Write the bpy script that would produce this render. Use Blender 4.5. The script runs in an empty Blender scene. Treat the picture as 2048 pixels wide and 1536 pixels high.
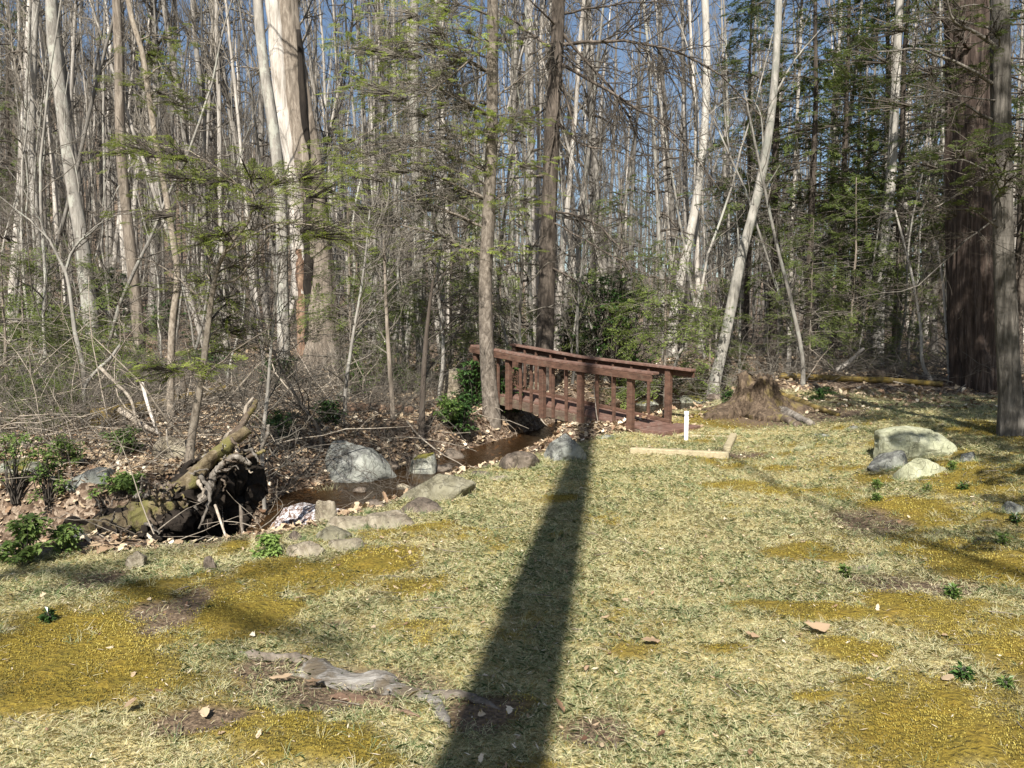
import bpy, math
import numpy as np
from mathutils import Vector
SC = bpy.context.scene
R_ = math.radians
# ---------------------------------------------------------------- camera
F_PX, CX0, CY0, PITCH, EYE = 1539.0, 1024.0, 768.0, R_(4.75), 1.6
cam = bpy.data.cameras.new('camera'); camo = bpy.data.objects.new('camera', cam)
SC.collection.objects.link(camo); SC.camera = camo
cam.sensor_fit = 'HORIZONTAL'; cam.sensor_width = 36.0; cam.lens = 36.0*F_PX/2048.0
cam.clip_start = 0.05; cam.clip_end = 2000
camo.location = (0, 0, EYE); camo.rotation_euler = (R_(90)-PITCH, 0, 0)
# ---------------------------------------------------------------- sky and sun
SUN_EL, AZ = R_(44), math.atan2(0.140, 1.0)       # light travels towards (sin AZ, cos AZ)
w = bpy.data.worlds.new('World'); SC.world = w; w.use_nodes = True
nt = w.node_tree; nt.nodes.clear()
sky = nt.nodes.new('ShaderNodeTexSky'); sky.sky_type = 'NISHITA'; sky.sun_disc = False
sky.sun_elevation = SUN_EL; sky.sun_rotation = math.pi+AZ
sky.air_density = 1.0; sky.dust_density = 0.9; sky.ozone_density = 1.2
bg = nt.nodes.new('ShaderNodeBackground'); bg.inputs[1].default_value = 0.064
wo = nt.nodes.new('ShaderNodeOutputWorld')
nt.links.new(sky.outputs[0], bg.inputs[0]); nt.links.new(bg.outputs[0], wo.inputs[0])
sl = bpy.data.lights.new('sun', 'SUN'); sl.energy = 5.0; sl.angle = R_(0.53); sl.color = (1.0, 0.955, 0.88)
so = bpy.data.objects.new('sun', sl); SC.collection.objects.link(so)
LD = Vector((math.sin(AZ)*math.cos(SUN_EL), math.cos(AZ)*math.cos(SUN_EL), -math.sin(SUN_EL)))
so.rotation_euler = LD.to_track_quat('-Z', 'Y').to_euler(); so.location = (0, -10, 20)
SC.view_settings.view_transform = 'Standard'; SC.view_settings.look = 'None'
SC.view_settings.exposure = 0.92; SC.view_settings.gamma = 1.0
SC.render.resolution_x, SC.render.resolution_y = 1024, 768

# ---------------------------------------------------------------- numeric helpers
def sm(a, b, x):
    t = np.clip((np.asarray(x, float)-a)/(b-a), 0, 1); return t*t*(3-2*t)
def _h(ix, iy, iz, s):
    with np.errstate(over='ignore'):
        n = (ix.astype(np.int64)*374761393 + iy.astype(np.int64)*668265263 + iz.astype(np.int64)*2147483647 + s*974634777) & 0xffffffff
        n = ((n ^ (n >> 13))*1274126177) & 0xffffffff
        n = ((n ^ (n >> 16))*2246822519) & 0xffffffff
    return ((n ^ (n >> 15)) & 0xffffff)/float(0xffffff)
def vn(x, y, z=None, s=0):
    x = np.asarray(x, float); y = np.asarray(y, float); z = np.zeros_like(x) if z is None else np.asarray(z, float)
    ix, iy, iz = np.floor(x), np.floor(y), np.floor(z)
    fx, fy, fz = x-ix, y-iy, z-iz
    fx, fy, fz = [f*f*(3-2*f) for f in (fx, fy, fz)]
    r = 0
    for a in (0, 1):
        for b in (0, 1):
            for c in (0, 1):
                r = r + _h(ix+a, iy+b, iz+c, s)*(fx if a else 1-fx)*(fy if b else 1-fy)*(fz if c else 1-fz)
    return r*2-1
def fbm(x, y, z=None, s=0, o=4):
    r, a, f = 0, 1.0, 1.0
    z0 = np.zeros_like(np.asarray(x, float)) if z is None else z
    for i in range(o):
        r = r + a*vn(np.asarray(x)*f+i*17.3, np.asarray(y)*f-i*9.1, np.asarray(z0)*f, s+i); a *= .5; f *= 2.03
    return r/1.9
def nrm(v): return v/np.maximum(np.linalg.norm(v, axis=-1, keepdims=True), 1e-9)

# ---------------------------------------------------------------- terrain
EDX = [-40, -5, -4.2, -2.6, -1.7, -1.1, -.62, -.1, .5, 1.2, 2.0, 2.9, 3.6, 6, 9, 40]
EDY = [4.3, 4.6, 4.9, 5.05, 5.5, 6.3, 7.6, 8.5, 9.3, 10.3, 11.2, 13.0, 14.4, 15.0, 14.0, 13]
# creek: x, y, water z, half width, bank width
CR = np.array([(16, 22.5, -.18, .8, 1.2), (9, 21.0, -.2, .9, 1.2), (5, 19.3, -.22, .9, 1.0), (2.8, 15.7, -.27, .8, .9), (1.1, 12.8, -.33, .75, .7),
               (-.15, 11.0, -.35, .5, .65), (-1.15, 9.35, -.37, .62, .6), (-1.95, 8.25, -.39, .55, .6), (-2.35, 7.35, -.66, .38, .6),
               (-2.9, 6.45, -.9, .65, .35), (-3.9, 6.05, -.95, .75, .35), (-6, 6.2, -1.0, .6, .7), (-12, 8, -1.1, .6, .9)], float)
def creek(x, y):
    x = np.asarray(x, float); y = np.asarray(y, float)
    best = np.full(x.shape, 1e9); wz = np.zeros(x.shape); hw = np.zeros(x.shape); bw = np.ones(x.shape)
    for i in range(len(CR)-1):
        a, b = CR[i], CR[i+1]; dx, dy = b[0]-a[0], b[1]-a[1]
        t = np.clip(((x-a[0])*dx+(y-a[1])*dy)/(dx*dx+dy*dy), 0, 1)
        d = np.hypot(x-a[0]-t*dx, y-a[1]-t*dy)
        m = d < best
        best = np.where(m, d, best); wz = np.where(m, a[2]+t*(b[2]-a[2]), wz)
        hw = np.where(m, a[3]+t*(b[3]-a[3]), hw); bw = np.where(m, a[4]+t*(b[4]-a[4]), bw)
    return best, wz, hw, bw
def H(x, y):
    x = np.asarray(x, float); y = np.asarray(y, float)
    e = np.interp(x, EDX, EDY); lawn = 1-sm(-.1, .5, y-e)
    z = .045*fbm(x*.55, y*.55, s=3, o=3) + .022*fbm(x*2.3, y*2.3, s=8, o=3)
    z = z + .32*sm(2.6, 5.6, x)*sm(1, 5, y)*(1-.4*sm(9, 14, y))
    z = z + .04*np.exp(-((x+2.3)**2/.8+(y-4.0)**2/.4)) + .12*np.exp(-((x-3.1)**2/1.3+(y-12.3)**2/.5))
    z = z + (1-lawn)*(.10+.06*fbm(x*.9, y*.9, s=5)+.05*fbm(x*3, y*3, s=6))
    z = z - .28*sm(-.05, .9, y-e)*sm(-3.2, -2.4, x)*(1-sm(.3, 1.6, x))*(1-sm(8.5, 10.5, y))*(y < 12)
    L = sm(.05, -.55, x/(np.maximum(y, 1)+4.0)) if False else 1-sm(-.55, .08, x/(np.maximum(y, 1)+4.0))
    z = z + .022*np.maximum(y-9, 0)*sm(0, 1, (y-9)/6)*(.25+.75*L) + .012*np.maximum(y-16, 0)
    z = z + L*.085*np.maximum(y-19, 0) + L*.16*np.maximum(y-48, 0) + .06*np.maximum(y-85, 0)
    z = z + sm(20, 60, y)*1.0*fbm(x*.06, y*.06, s=11, o=2)
    z = np.where(y < 0, z+.0, z)
    d, wz, hw, bw = creek(x, y)
    d = d + .16*fbm(x*1.7, y*1.7, s=21, o=3)
    bed = wz-.13+.06*fbm(x*3, y*3, s=23)
    t = sm(0, 1, (d-hw)/bw)
    z = np.where(t < 1, bed*(1-t)+np.maximum(z, wz+.05)*t, z)
    return z
def pix(px, py, Y):
    cx = (px-CX0)/F_PX; cy = -(py-CY0)/F_PX
    dy = math.cos(PITCH)+cy*math.sin(PITCH); dz = -math.sin(PITCH)+cy*math.cos(PITCH)
    t = Y/dy; return np.array((cx*t, Y, EYE+dz*t))
YS = np.concatenate([np.arange(2.0, 30, .04), np.arange(30, 250, .5)])
def gpix(px, py):
    cx = (px-CX0)/F_PX; cy = -(py-CY0)/F_PX
    dy = math.cos(PITCH)+cy*math.sin(PITCH); dz = -math.sin(PITCH)+cy*math.cos(PITCH)
    X = cx/dy*YS; Z = EYE+dz/dy*YS
    k = np.argmax(Z <= H(X, YS))
    return np.array((X[k], YS[k], float(H(X[k], YS[k]))))

# ---------------------------------------------------------------- mesh building
class Geo:
    def __init__(s): s.V = []; s.F = []; s.n = 0; s.A = []; s.MI = []
    def add(s, V, F, a=None, mi=0):
        V = np.asarray(V, float).reshape(-1, 3); F = np.asarray(F, int)
        if len(V) == 0: return s
        s.V.append(V); s.F.append(F+s.n); s.n += len(V)
        s.A.append(np.zeros(len(V)) if a is None else np.broadcast_to(np.asarray(a, float), (len(V),)))
        s.MI.append(np.full(len(F), mi)); return s
    def merge(s, g, off=None, mi=None):
        b = s.n
        for V, F, A, M in zip(g.V, g.F, g.A, g.MI):
            s.V.append(V if off is None else V+off); s.F.append(F+b); s.A.append(A); s.MI.append(M if mi is None else np.full(len(F), mi))
        s.n += g.n; return s
    def mesh(s, name, mats, smooth=True):
        me = bpy.data.meshes.new(name)
        V = np.concatenate(s.V); me.vertices.add(len(V)); me.vertices.foreach_set('co', V.astype(np.float32).ravel())
        tot = np.concatenate([np.full(len(F), F.shape[1]) for F in s.F]); idx = np.concatenate([F.ravel() for F in s.F])
        me.loops.add(len(idx)); me.loops.foreach_set('vertex_index', idx.astype(np.int32))
        me.polygons.add(len(tot)); st = np.concatenate([[0], np.cumsum(tot)[:-1]])
        me.polygons.foreach_set('loop_start', st.astype(np.int32)); me.polygons.foreach_set('loop_total', tot.astype(np.int32))
        me.polygons.foreach_set('use_smooth', np.full(len(tot), smooth))
        me.polygons.foreach_set('material_index', np.concatenate(s.MI).astype(np.int32))
        at = me.attributes.new('rnd', 'FLOAT', 'POINT'); at.data.foreach_set('value', np.concatenate(s.A).astype(np.float32))
        for m in (mats if isinstance(mats, (list, tuple)) else [mats]): me.materials.append(m)
        me.update(calc_edges=True); return me
def link(name, me, parent=None, loc=None):
    o = bpy.data.objects.new(name, me); SC.collection.objects.link(o)
    if parent is not None: o.parent = parent
    if loc is not None: o.location = tuple(loc)
    return o
def tag(o, label=None, cat=None, group=None, kind=None):
    if label: o['label'] = label
    if cat: o['category'] = cat
    if group: o['group'] = group
    if kind: o['kind'] = kind
    return o
def thing(name, label, cat, loc=(0, 0, 0), group=None, rz=0):
    o = bpy.data.objects.new(name, None); SC.collection.objects.link(o); o.location = tuple(loc); o.rotation_euler = (0, 0, rz)
    o.empty_display_size = .2
    return tag(o, label, cat, group)
def tubes(P, R, k, a=None, ridge=0, rs=0, cap=True):
    """P[m,n,3] R[m,n] -> verts, quads"""
    P = np.asarray(P, float); R = np.asarray(R, float)
    m, n = P.shape[:2]
    T = np.gradient(P, axis=1); T = nrm(T)
    ref = np.zeros((m, 1, 3)); mt = np.abs(T.mean(1)[:, 2]) > .8
    ref[mt, 0] = (1, 0, 0); ref[~mt, 0] = (0, 0, 1)
    U = nrm(np.cross(T, ref)); W = np.cross(T, U)
    ang = np.arange(k)*2*math.pi/k
    rr = R[:, :, None]*np.ones(k)
    if ridge:
        zz = np.broadcast_to(P[:, :, None, 2], rr.shape)
        rr = rr*(1+ridge*vn(np.cos(ang)*3.1+rs+0*zz, np.sin(ang)*3.1+0*zz, zz*.7, rs) + ridge*.6*vn(np.cos(ang)*8+0*zz, np.sin(ang)*8+0*zz, zz*1.6, rs+5))
    V = P[:, :, None]+rr[..., None]*(np.cos(ang)[:, None]*U[:, :, None]+np.sin(ang)[:, None]*W[:, :, None])
    i = np.arange(m)[:, None, None]*n*k; j = np.arange(n-1)[None, :, None]*k; q = np.arange(k)[None, None]
    q2 = (q+1) % k
    Fq = np.stack([i+j+q, i+j+q2, i+j+k+q2, i+j+k+q], -1).reshape(-1, 4)
    av = None if a is None else np.repeat(np.asarray(a), n*k)
    return V.reshape(-1, 3), Fq, av
def smooth_path(pts, n):
    pts = np.asarray(pts, float); t = np.concatenate([[0], np.cumsum(np.linalg.norm(np.diff(pts[:, :3], axis=0), axis=1))]); t /= t[-1]
    u = np.linspace(0, 1, n)
    m = np.gradient(pts, t, axis=0) if len(pts) > 2 else np.repeat((pts[1]-pts[0])[None], 2, 0)
    k = np.clip(np.searchsorted(t, u, side='right')-1, 0, len(t)-2); h = (t[k+1]-t[k])[:, None]; s = ((u-t[k])[:, None])/h
    return (2*s**3-3*s**2+1)*pts[k]+(s**3-2*s**2+s)*h*m[k]+(-2*s**3+3*s**2)*pts[k+1]+(s**3-s**2)*h*m[k+1]
def grow(rng, S, D, L, r0, n, wob=.25, up=0., tip=.25):
    """many random-walk branches at once"""
    m = len(S); P = np.zeros((m, n+1, 3)); P[:, 0] = S; d = nrm(D)
    upv = np.broadcast_to(np.asarray(up, float), (m,))
    for i in range(n):
        d = nrm(d+rng.normal(0, wob, (m, 3))+np.stack([0*upv, 0*upv, upv], -1))
        P[:, i+1] = P[:, i]+d*(L/n)[:, None]
    R = r0[:, None]*np.linspace(1, tip, n+1)[None]
    return P, R
def spawn(rng, P, R, cnt, t0, t1, ang, lf, rf, flat=0, pl=None):
    """children along parents; returns S,D,L,r"""
    m, n = P.shape[:2]; L = np.linalg.norm(np.diff(P, axis=1), axis=2).sum(1)
    pr = (L**1.0) if pl is None else pl
    i = rng.choice(m, cnt, p=pr/pr.sum()); t = rng.uniform(t0, t1, cnt)*(n-1); k = np.minimum(t.astype(int), n-2); f = (t-k)[:, None]
    S = P[i, k]*(1-f)+P[i, k+1]*f; T = nrm(P[i, k+1]-P[i, k])
    q = rng.normal(0, 1, (cnt, 3)); q[:, 2] *= (1-flat); q = q-(q*T).sum(1, keepdims=True)*T; q = nrm(q)
    a = ang+rng.normal(0, .15, cnt); D = T*np.cos(a)[:, None]+q*np.sin(a)[:, None]
    tt = t/(n-1)
    return S, D, L[i]*lf*(1.15-tt*.8)*rng.uniform(.6, 1.25, cnt), np.maximum((R[i, k]*(1-f[:, 0])+R[i, k+1]*f[:, 0])*rf, .0025)
def quads(B, U, L, W, taper=.4, fold=None):
    """leaf-like quads: base B, direction U, length L, side vector W (half width vectors)"""
    L = np.asarray(L)[..., None]
    mid = B+U*L*.45
    V = np.stack([B-W*.25, mid-W, B+U*L, mid+W], 1)
    if fold is not None: V[:, 1] += fold; V[:, 3] += fold
    F = np.arange(len(B)*4).reshape(-1, 4)
    return V.reshape(-1, 3), F
def fronds(rng, C, D, L, J=8, K=6, sl=.028, sw=.006, droop=.18, tilt=.3):
    """flat feathery evergreen sprays: needle sprigs + twig stems"""
    m = len(C); g = Geo()
    D = nrm(D); up = np.array([0, 0, 1.]); S = nrm(np.cross(D, up)+rng.normal(0, tilt, (m, 3))*[0.3, .3, 1]); N = nrm(np.cross(S, D))
    s = np.linspace(.12, .97, J)
    stem = C[:, None]+D[:, None]*(s*1.0)[None, :, None]*L[:, None, None]-up*(s**2)[None, :, None]*(droop*L)[:, None, None]
    st = np.concatenate([C[:, None], stem], 1)
    V, F, _ = tubes(st, np.repeat(np.linspace(.004, .0015, J+1)[None], m, 0), 3); g.add(V, F, .0, mi=1)
    for sgn in (-1, 1):
        l = (L[:, None]*(.48*(1-s)**.8+.07)[None])*rng.uniform(.7, 1.15, (m, J))
        d = nrm(.62*D[:, None]+sgn*.8*S[:, None]+rng.normal(0, .16, (m, J, 3))-up*.12)
        k = (np.arange(K)+.5)/K
        B = stem[:, :, None]+d[:, :, None]*(l[..., None]*k)[..., None]-up*((k**2)[None, None]*l[..., None]*.12)[..., None]
        for s2 in (-1, 1):
            sp = np.cross(d, N[:, None])
            q = nrm(.75*d[:, :, None]+s2*.75*sp[:, :, None]+rng.normal(0, .22, (m, J, K, 3)))
            BB = B.reshape(-1, 3); Q = q.reshape(-1, 3)
            NN = np.broadcast_to(N[:, None, None], (m, J, K, 3)).reshape(-1, 3)+rng.normal(0, .35, BB.shape)
            W = nrm(np.cross(Q, NN))*sw
            ln = sl*rng.uniform(.6, 1.3, len(BB))
            V, F = quads(BB, Q, ln, W)
            a = np.repeat(np.clip(rng.normal(.5, .22, m), 0, 1), J*K*4)
            g.add(V, F, a)
    return g

# ---------------------------------------------------------------- materials
def newmat(name):
    m = bpy.data.materials.new(name); m.use_nodes = True; nt = m.node_tree; nt.nodes.clear()
    o = nt.nodes.new('ShaderNodeOutputMaterial'); b = nt.nodes.new('ShaderNodeBsdfPrincipled')
    nt.links.new(b.outputs[0], o.inputs[0]); b.inputs['Specular IOR Level'].default_value = .25
    return m, nt, b, o
def N(nt, t, **kw):
    n = nt.nodes.new(t)
    for k, v in kw.items():
        if k in n.inputs.keys(): n.inputs[k].default_value = v
        else: setattr(n, k, v)
    return n
def noise(nt, vec, scale, detail=5, rough=.6, dist=0.):
    n = N(nt, 'ShaderNodeTexNoise'); n.inputs['Scale'].default_value = scale; n.inputs['Detail'].default_value = detail
    n.inputs['Roughness'].default_value = rough; n.inputs['Distortion'].default_value = dist
    if vec is not None: nt.links.new(vec, n.inputs['Vector'])
    return n.outputs['Fac']
def ramp(nt, fac, stops):
    n = nt.nodes.new('ShaderNodeValToRGB'); e = n.color_ramp.elements
    while len(e) < len(stops): e.new(.5)
    for i, (p, c) in enumerate(stops): e[i].position = p; e[i].color = (*c, 1)
    nt.links.new(fac, n.inputs[0]); return n.outputs[0]
def mix(nt, f, a, b, mode='MIX'):
    n = nt.nodes.new('ShaderNodeMix'); n.data_type = 'RGBA'; n.blend_type = mode
    for k, v in ((0, f), (6, a), (7, b)):
        if isinstance(v, (int, float)): n.inputs[k].default_value = v
        elif isinstance(v, tuple): n.inputs[k].default_value = (*v, 1)
        else: nt.links.new(v, n.inputs[k])
    return n.outputs[2]
def mth(nt, op, a, b=0.):
    n = nt.nodes.new('ShaderNodeMath'); n.operation = op
    for i, v in enumerate((a, b)):
        if isinstance(v, (int, float)): n.inputs[i].default_value = v
        else: nt.links.new(v, n.inputs[i])
    return n.outputs[0]
def objco(nt, sc=(1, 1, 1)):
    t = nt.nodes.new('ShaderNodeTexCoord'); mp = nt.nodes.new('ShaderNodeMapping'); mp.inputs['Scale'].default_value = sc
    nt.links.new(t.outputs['Object'], mp.inputs[0]); return mp.outputs[0]
def attr(nt, name):
    n = nt.nodes.new('ShaderNodeAttribute'); n.attribute_name = name; return n.outputs['Fac']
def bump(nt, b, h, dist, strength=1.):
    n = nt.nodes.new('ShaderNodeBump'); n.inputs['Distance'].default_value = dist; n.inputs['Strength'].default_value = strength
    nt.links.new(h, n.inputs['Height']); nt.links.new(n.outputs[0], b.inputs['Normal'])
def bark(name, dark, mid, light, sc=9., vs=.18, vx=1., bd=.012, vary=.25, patch=None, patch_amt=.0):
    m, nt, b, _ = newmat(name)
    v = objco(nt, (sc*vx, sc, sc*vs)); f = noise(nt, v, 1., 7, .72, .6)
    c = ramp(nt, f, [(.34, dark), (.5, mid), (.66, light)])
    f2 = noise(nt, objco(nt, (1, 1, .5)), 2.3, 3)
    c = mix(nt, mth(nt, 'MULTIPLY', f2, .55), c, tuple(x*.62 for x in mid))
    if patch is not None:
        f3 = noise(nt, objco(nt, (1, 1, .6)), 5., 5, .7)
        s = ramp(nt, f3, [(.55-.12*patch_amt, (0, 0, 0)), (.62-.1*patch_amt, (1, 1, 1))])
        n = nt.nodes.new('ShaderNodeRGBToBW'); nt.links.new(s, n.inputs[0]); c = mix(nt, mth(nt, 'MULTIPLY', n.outputs[0], .75), c, patch)
    oi = nt.nodes.new('ShaderNodeObjectInfo')
    hs = nt.nodes.new('ShaderNodeHueSaturation'); nt.links.new(c, hs.inputs['Color'])
    nt.links.new(mth(nt, 'ADD', mth(nt, 'MULTIPLY', oi.outputs['Random'], vary*2), 1-vary), hs.inputs['Value'])
    nt.links.new(hs.outputs[0], b.inputs['Base Color']); b.inputs['Roughness'].default_value = .95
    bump(nt, b, f, bd, .9); return m
BARK_GREY = bark('grey_bark', (.10, .09, .075), (.25, .23, .20), (.40, .37, .32), patch=(.33, .33, .28), patch_amt=.2)
BARK_PALE = bark('pale_bark', (.22, .20, .17), (.44, .41, .36), (.62, .58, .52), sc=7)
BARK_FAR = bark('far_bark', (.12, .105, .09), (.33, .30, .26), (.60, .56, .50), sc=6, bd=.012, vary=.55)
BARK_BROWN = bark('brown_bark', (.06, .05, .038), (.20, .165, .13), (.37, .32, .26), sc=12, bd=.02)
BARK_SPOT = bark('spotted_bark', (.07, .055, .04), (.24, .20, .155), (.40, .35, .28), sc=22, vs=.6, bd=.006)
FURROW = bark('furrowed_bark', (.035, .03, .024), (.15, .135, .115), (.32, .29, .25), sc=20, vs=.16, bd=.03)
DARKBROWN = bark('dark_brown_bark', (.03, .024, .018), (.105, .085, .068), (.25, .205, .165), sc=12, bd=.02)
LEAN = bark('pale_grey_bark', (.12, .11, .095), (.31, .29, .25), (.47, .44, .39), sc=10, bd=.01, patch=(.20, .20, .17), patch_amt=.3)
SPOT2 = bark('grey_brown_spotted_bark', (.045, .036, .028), (.165, .138, .11), (.33, .285, .235), sc=20, vs=.5, bd=.012)
BARK_DARK = bark('dark_bark', (.03, .024, .018), (.075, .06, .048), (.15, .125, .10), sc=12)
BARK_CEDAR = bark('shaggy_red_bark', (.018, .013, .010), (.085, .06, .047), (.25, .195, .16), sc=15, vs=.07, bd=.04)
WOOD_PALE = bark('bleached_wood', (.16, .13, .10), (.42, .38, .33), (.62, .58, .53), sc=11, vs=.08, bd=.012)
WOOD_RED = bark('orange_rotten_wood', (.06, .035, .024), (.19, .12, .08), (.36, .26, .18), sc=12, vs=.1)
HOLLOW_SHADE = bark('charred_hollow', (.012, .01, .008), (.025, .02, .016), (.05, .04, .03), sc=10, vs=.1)  # darkness of the tree's cavity put into the wood colour
TWIG = bark('twig_bark', (.08, .07, .055), (.17, .15, .122), (.31, .275, .23), sc=5, vs=1, bd=.0, vary=.3)
TWIG_DK = bark('dark_twig_bark', (.05, .04, .03), (.10, .085, .068), (.18, .15, .12), sc=5, vs=1, bd=.0, vary=.3)
DEADWOOD = bark('weathered_dead_wood', (.10, .08, .06), (.32, .27, .21), (.52, .46, .38), sc=14, vs=.3, bd=.01)
ROOTWOOD = bark('earthy_root_wood', (.035, .025, .018), (.12, .09, .065), (.30, .25, .20), sc=10, vs=.5, bd=.02, patch=(.20, .17, .05), patch_amt=.1)
ROOT_GREY = bark('grey_weathered_root', (.05, .04, .03), (.19, .165, .135), (.40, .36, .31), sc=22, vs=.3, bd=.03)
SOIL = bark('dark_soil', (.008, .006, .004), (.02, .015, .011), (.05, .038, .028), sc=10, vs=1, bd=.03)  # root plate earth, near-black so its colour carries the undercut's shade
def leafmat(name, c1, c2, rough=.6, trans=.35, spec=.25):
    m, nt, b, o = newmat(name)
    a = attr(nt, 'rnd'); oi = nt.nodes.new('ShaderNodeObjectInfo')
    n = noise(nt, objco(nt), 3.0, 3)
    f = mth(nt, 'ADD', mth(nt, 'MULTIPLY', a, .7), mth(nt, 'SUBTRACT', mth(nt, 'MULTIPLY', n, .8), .25))
    c = ramp(nt, f, [(.15, c1), (.85, c2)])
    hs = nt.nodes.new('ShaderNodeHueSaturation'); nt.links.new(c, hs.inputs['Color'])
    nt.links.new(mth(nt, 'ADD', mth(nt, 'MULTIPLY', oi.outputs['Random'], .5), .75), hs.inputs['Value'])
    c = hs.outputs[0]
    nt.links.new(c, b.inputs['Base Color']); b.inputs['Roughness'].default_value = rough; b.inputs['Specular IOR Level'].default_value = spec
    if trans:
        t = nt.nodes.new('ShaderNodeBsdfTranslucent'); nt.links.new(c, t.inputs[0]); x = nt.nodes.new('ShaderNodeMixShader'); x.inputs[0].default_value = trans
        nt.links.new(b.outputs[0], x.inputs[1]); nt.links.new(t.outputs[0], x.inputs[2]); nt.links.new(x.outputs[0], o.inputs[0])
    return m
NEEDLE = leafmat('bright_needles', (.14, .19, .035), (.42, .48, .11), trans=.48)
NEEDLE_MID = leafmat('mid_green_needles', (.06, .09, .022), (.22, .27, .065))
NEEDLE_DK = leafmat('dark_needles', (.045, .07, .02), (.17, .21, .055))
RHODO = leafmat('glossy_evergreen_leaves', (.02, .05, .015), (.07, .13, .03), rough=.32, trans=.15, spec=.5)
RHODO_BR = leafmat('bright_evergreen_leaves', (.05, .09, .02), (.15, .23, .055), rough=.35, trans=.25, spec=.5)
WEED = leafmat('fresh_green_leaves', (.08, .14, .03), (.24, .32, .09), rough=.6)
GRASSM, nt, b, o = newmat('dry_and_green_grass_blades')
a = attr(nt, 'rnd')
c = ramp(nt, a, [(0., (.15, .23, .09)), (.2, (.29, .36, .17)), (.34, (.50, .50, .28)), (.62, (.65, .61, .35)), (.85, (.78, .73, .48)), (1., (.56, .44, .26))])
nt.links.new(c, b.inputs['Base Color']); b.inputs['Roughness'].default_value = .7
t = nt.nodes.new('ShaderNodeBsdfTranslucent'); nt.links.new(c, t.inputs[0]); x = nt.nodes.new('ShaderNodeMixShader'); x.inputs[0].default_value = .4
nt.links.new(b.outputs[0], x.inputs[1]); nt.links.new(t.outputs[0], x.inputs[2]); nt.links.new(x.outputs[0], o.inputs[0])
MOSSM, nt, b, o = newmat('golden_moss_tips')
c = ramp(nt, attr(nt, 'rnd'), [(0, (.08, .07, .018)), (.3, (.15, .12, .026)), (.6, (.265, .205, .036)), (1, (.43, .36, .10))])
nt.links.new(c, b.inputs['Base Color']); b.inputs['Roughness'].default_value = .9
LEAFM, nt, b, o = newmat('dead_leaves')
c = ramp(nt, attr(nt, 'rnd'), [(0, (.10, .05, .03)), (.3, (.22, .135, .08)), (.6, (.35, .26, .165)), (.85, (.50, .40, .27)), (1, (.66, .58, .45))])
nt.links.new(c, b.inputs['Base Color']); b.inputs['Roughness'].default_value = .7
def rockmat(name, dark, mid, light, moss=0., lich=(.5, .5, .42)):
    m, nt, b, _ = newmat(name)
    v = objco(nt); f = noise(nt, v, 7, 9, .78, .6); g = noise(nt, v, 2.4, 6, .7)
    c = ramp(nt, f, [(.36, dark), (.5, mid), (.64, light)]); c = mix(nt, ramp(nt, noise(nt, v, 3.2, 7, .75, 1.), [(.42, (.75, .75, .75)), (.52, (0, 0, 0))]), c, dark)
    c = mix(nt, ramp(nt, g, [(.45, (0, 0, 0)), (.6, (.6, .6, .6))]), c, lich)
    wv = nt.nodes.new('ShaderNodeVectorMath'); wv.operation = 'ADD'; nn_ = N(nt, 'ShaderNodeTexNoise'); nn_.inputs['Scale'].default_value = 5; nt.links.new(v, nn_.inputs['Vector'])
    s2 = nt.nodes.new('ShaderNodeVectorMath'); s2.operation = 'SCALE'; s2.inputs['Scale'].default_value = 1.1; nt.links.new(nn_.outputs['Color'], s2.inputs[0]); nt.links.new(v, wv.inputs[0]); nt.links.new(s2.outputs[0], wv.inputs[1])
    vr = N(nt, 'ShaderNodeTexVoronoi'); vr.feature = 'DISTANCE_TO_EDGE'; vr.inputs['Scale'].default_value = 2.1; nt.links.new(wv.outputs[0], vr.inputs['Vector'])
    ck = ramp(nt, vr.outputs['Distance'], [(0., (.35, .35, .35)), (.016, (1, 1, 1))]); c = mix(nt, ck, tuple(q*.6 for q in dark), c)
    sp = ramp(nt, noise(nt, v, 26, 4, .8), [(.56, (0, 0, 0)), (.62, (.55, .55, .55))]); c = mix(nt, sp, c, lich)
    bk = nt.nodes.new('ShaderNodeRGBToBW'); nt.links.new(ck, bk.inputs[0]); f = mth(nt, 'ADD', f, mth(nt, 'MULTIPLY', bk.outputs[0], .25))
    if moss:
        ge = nt.nodes.new('ShaderNodeNewGeometry'); s = nt.nodes.new('ShaderNodeSeparateXYZ'); nt.links.new(ge.outputs['Normal'], s.inputs[0])
        k = mth(nt, 'MULTIPLY', mth(nt, 'ADD', s.outputs[2], -.2), noise(nt, v, 3, 5))
        k2 = ramp(nt, k, [(.42-moss*.3, (0, 0, 0)), (.5-moss*.3, (1, 1, 1))])
        c = mix(nt, k2, c, (.20, .18, .04))
    nt.links.new(c, b.inputs['Base Color']); b.inputs['Roughness'].default_value = .9; bump(nt, b, f, .035); return m
ROCK_GREY = rockmat('grey_rock', (.06, .06, .055), (.19, .19, .175), (.38, .38, .35), lich=(.36, .37, .31))
ROCK_OLIVE = rockmat('olive_brown_rock', (.09, .08, .05), (.22, .20, .14), (.36, .34, .26), lich=(.26, .24, .16))
ROCK_MOSS = rockmat('mossy_rock', (.08, .08, .06), (.24, .235, .18), (.42, .41, .33), moss=.5)
ROCK_TAN = rockmat('tan_rock', (.13, .105, .07), (.32, .27, .20), (.50, .44, .35), lich=(.38, .34, .24))
ROCK_PALE = rockmat('pale_green_rock', (.22, .22, .14), (.40, .40, .27), (.55, .54, .41), lich=(.46, .47, .31))
ROCK_WET = rockmat('brown_wet_rock', (.05, .04, .03), (.14, .11, .085), (.26, .21, .17), lich=(.22, .18, .14))
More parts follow.
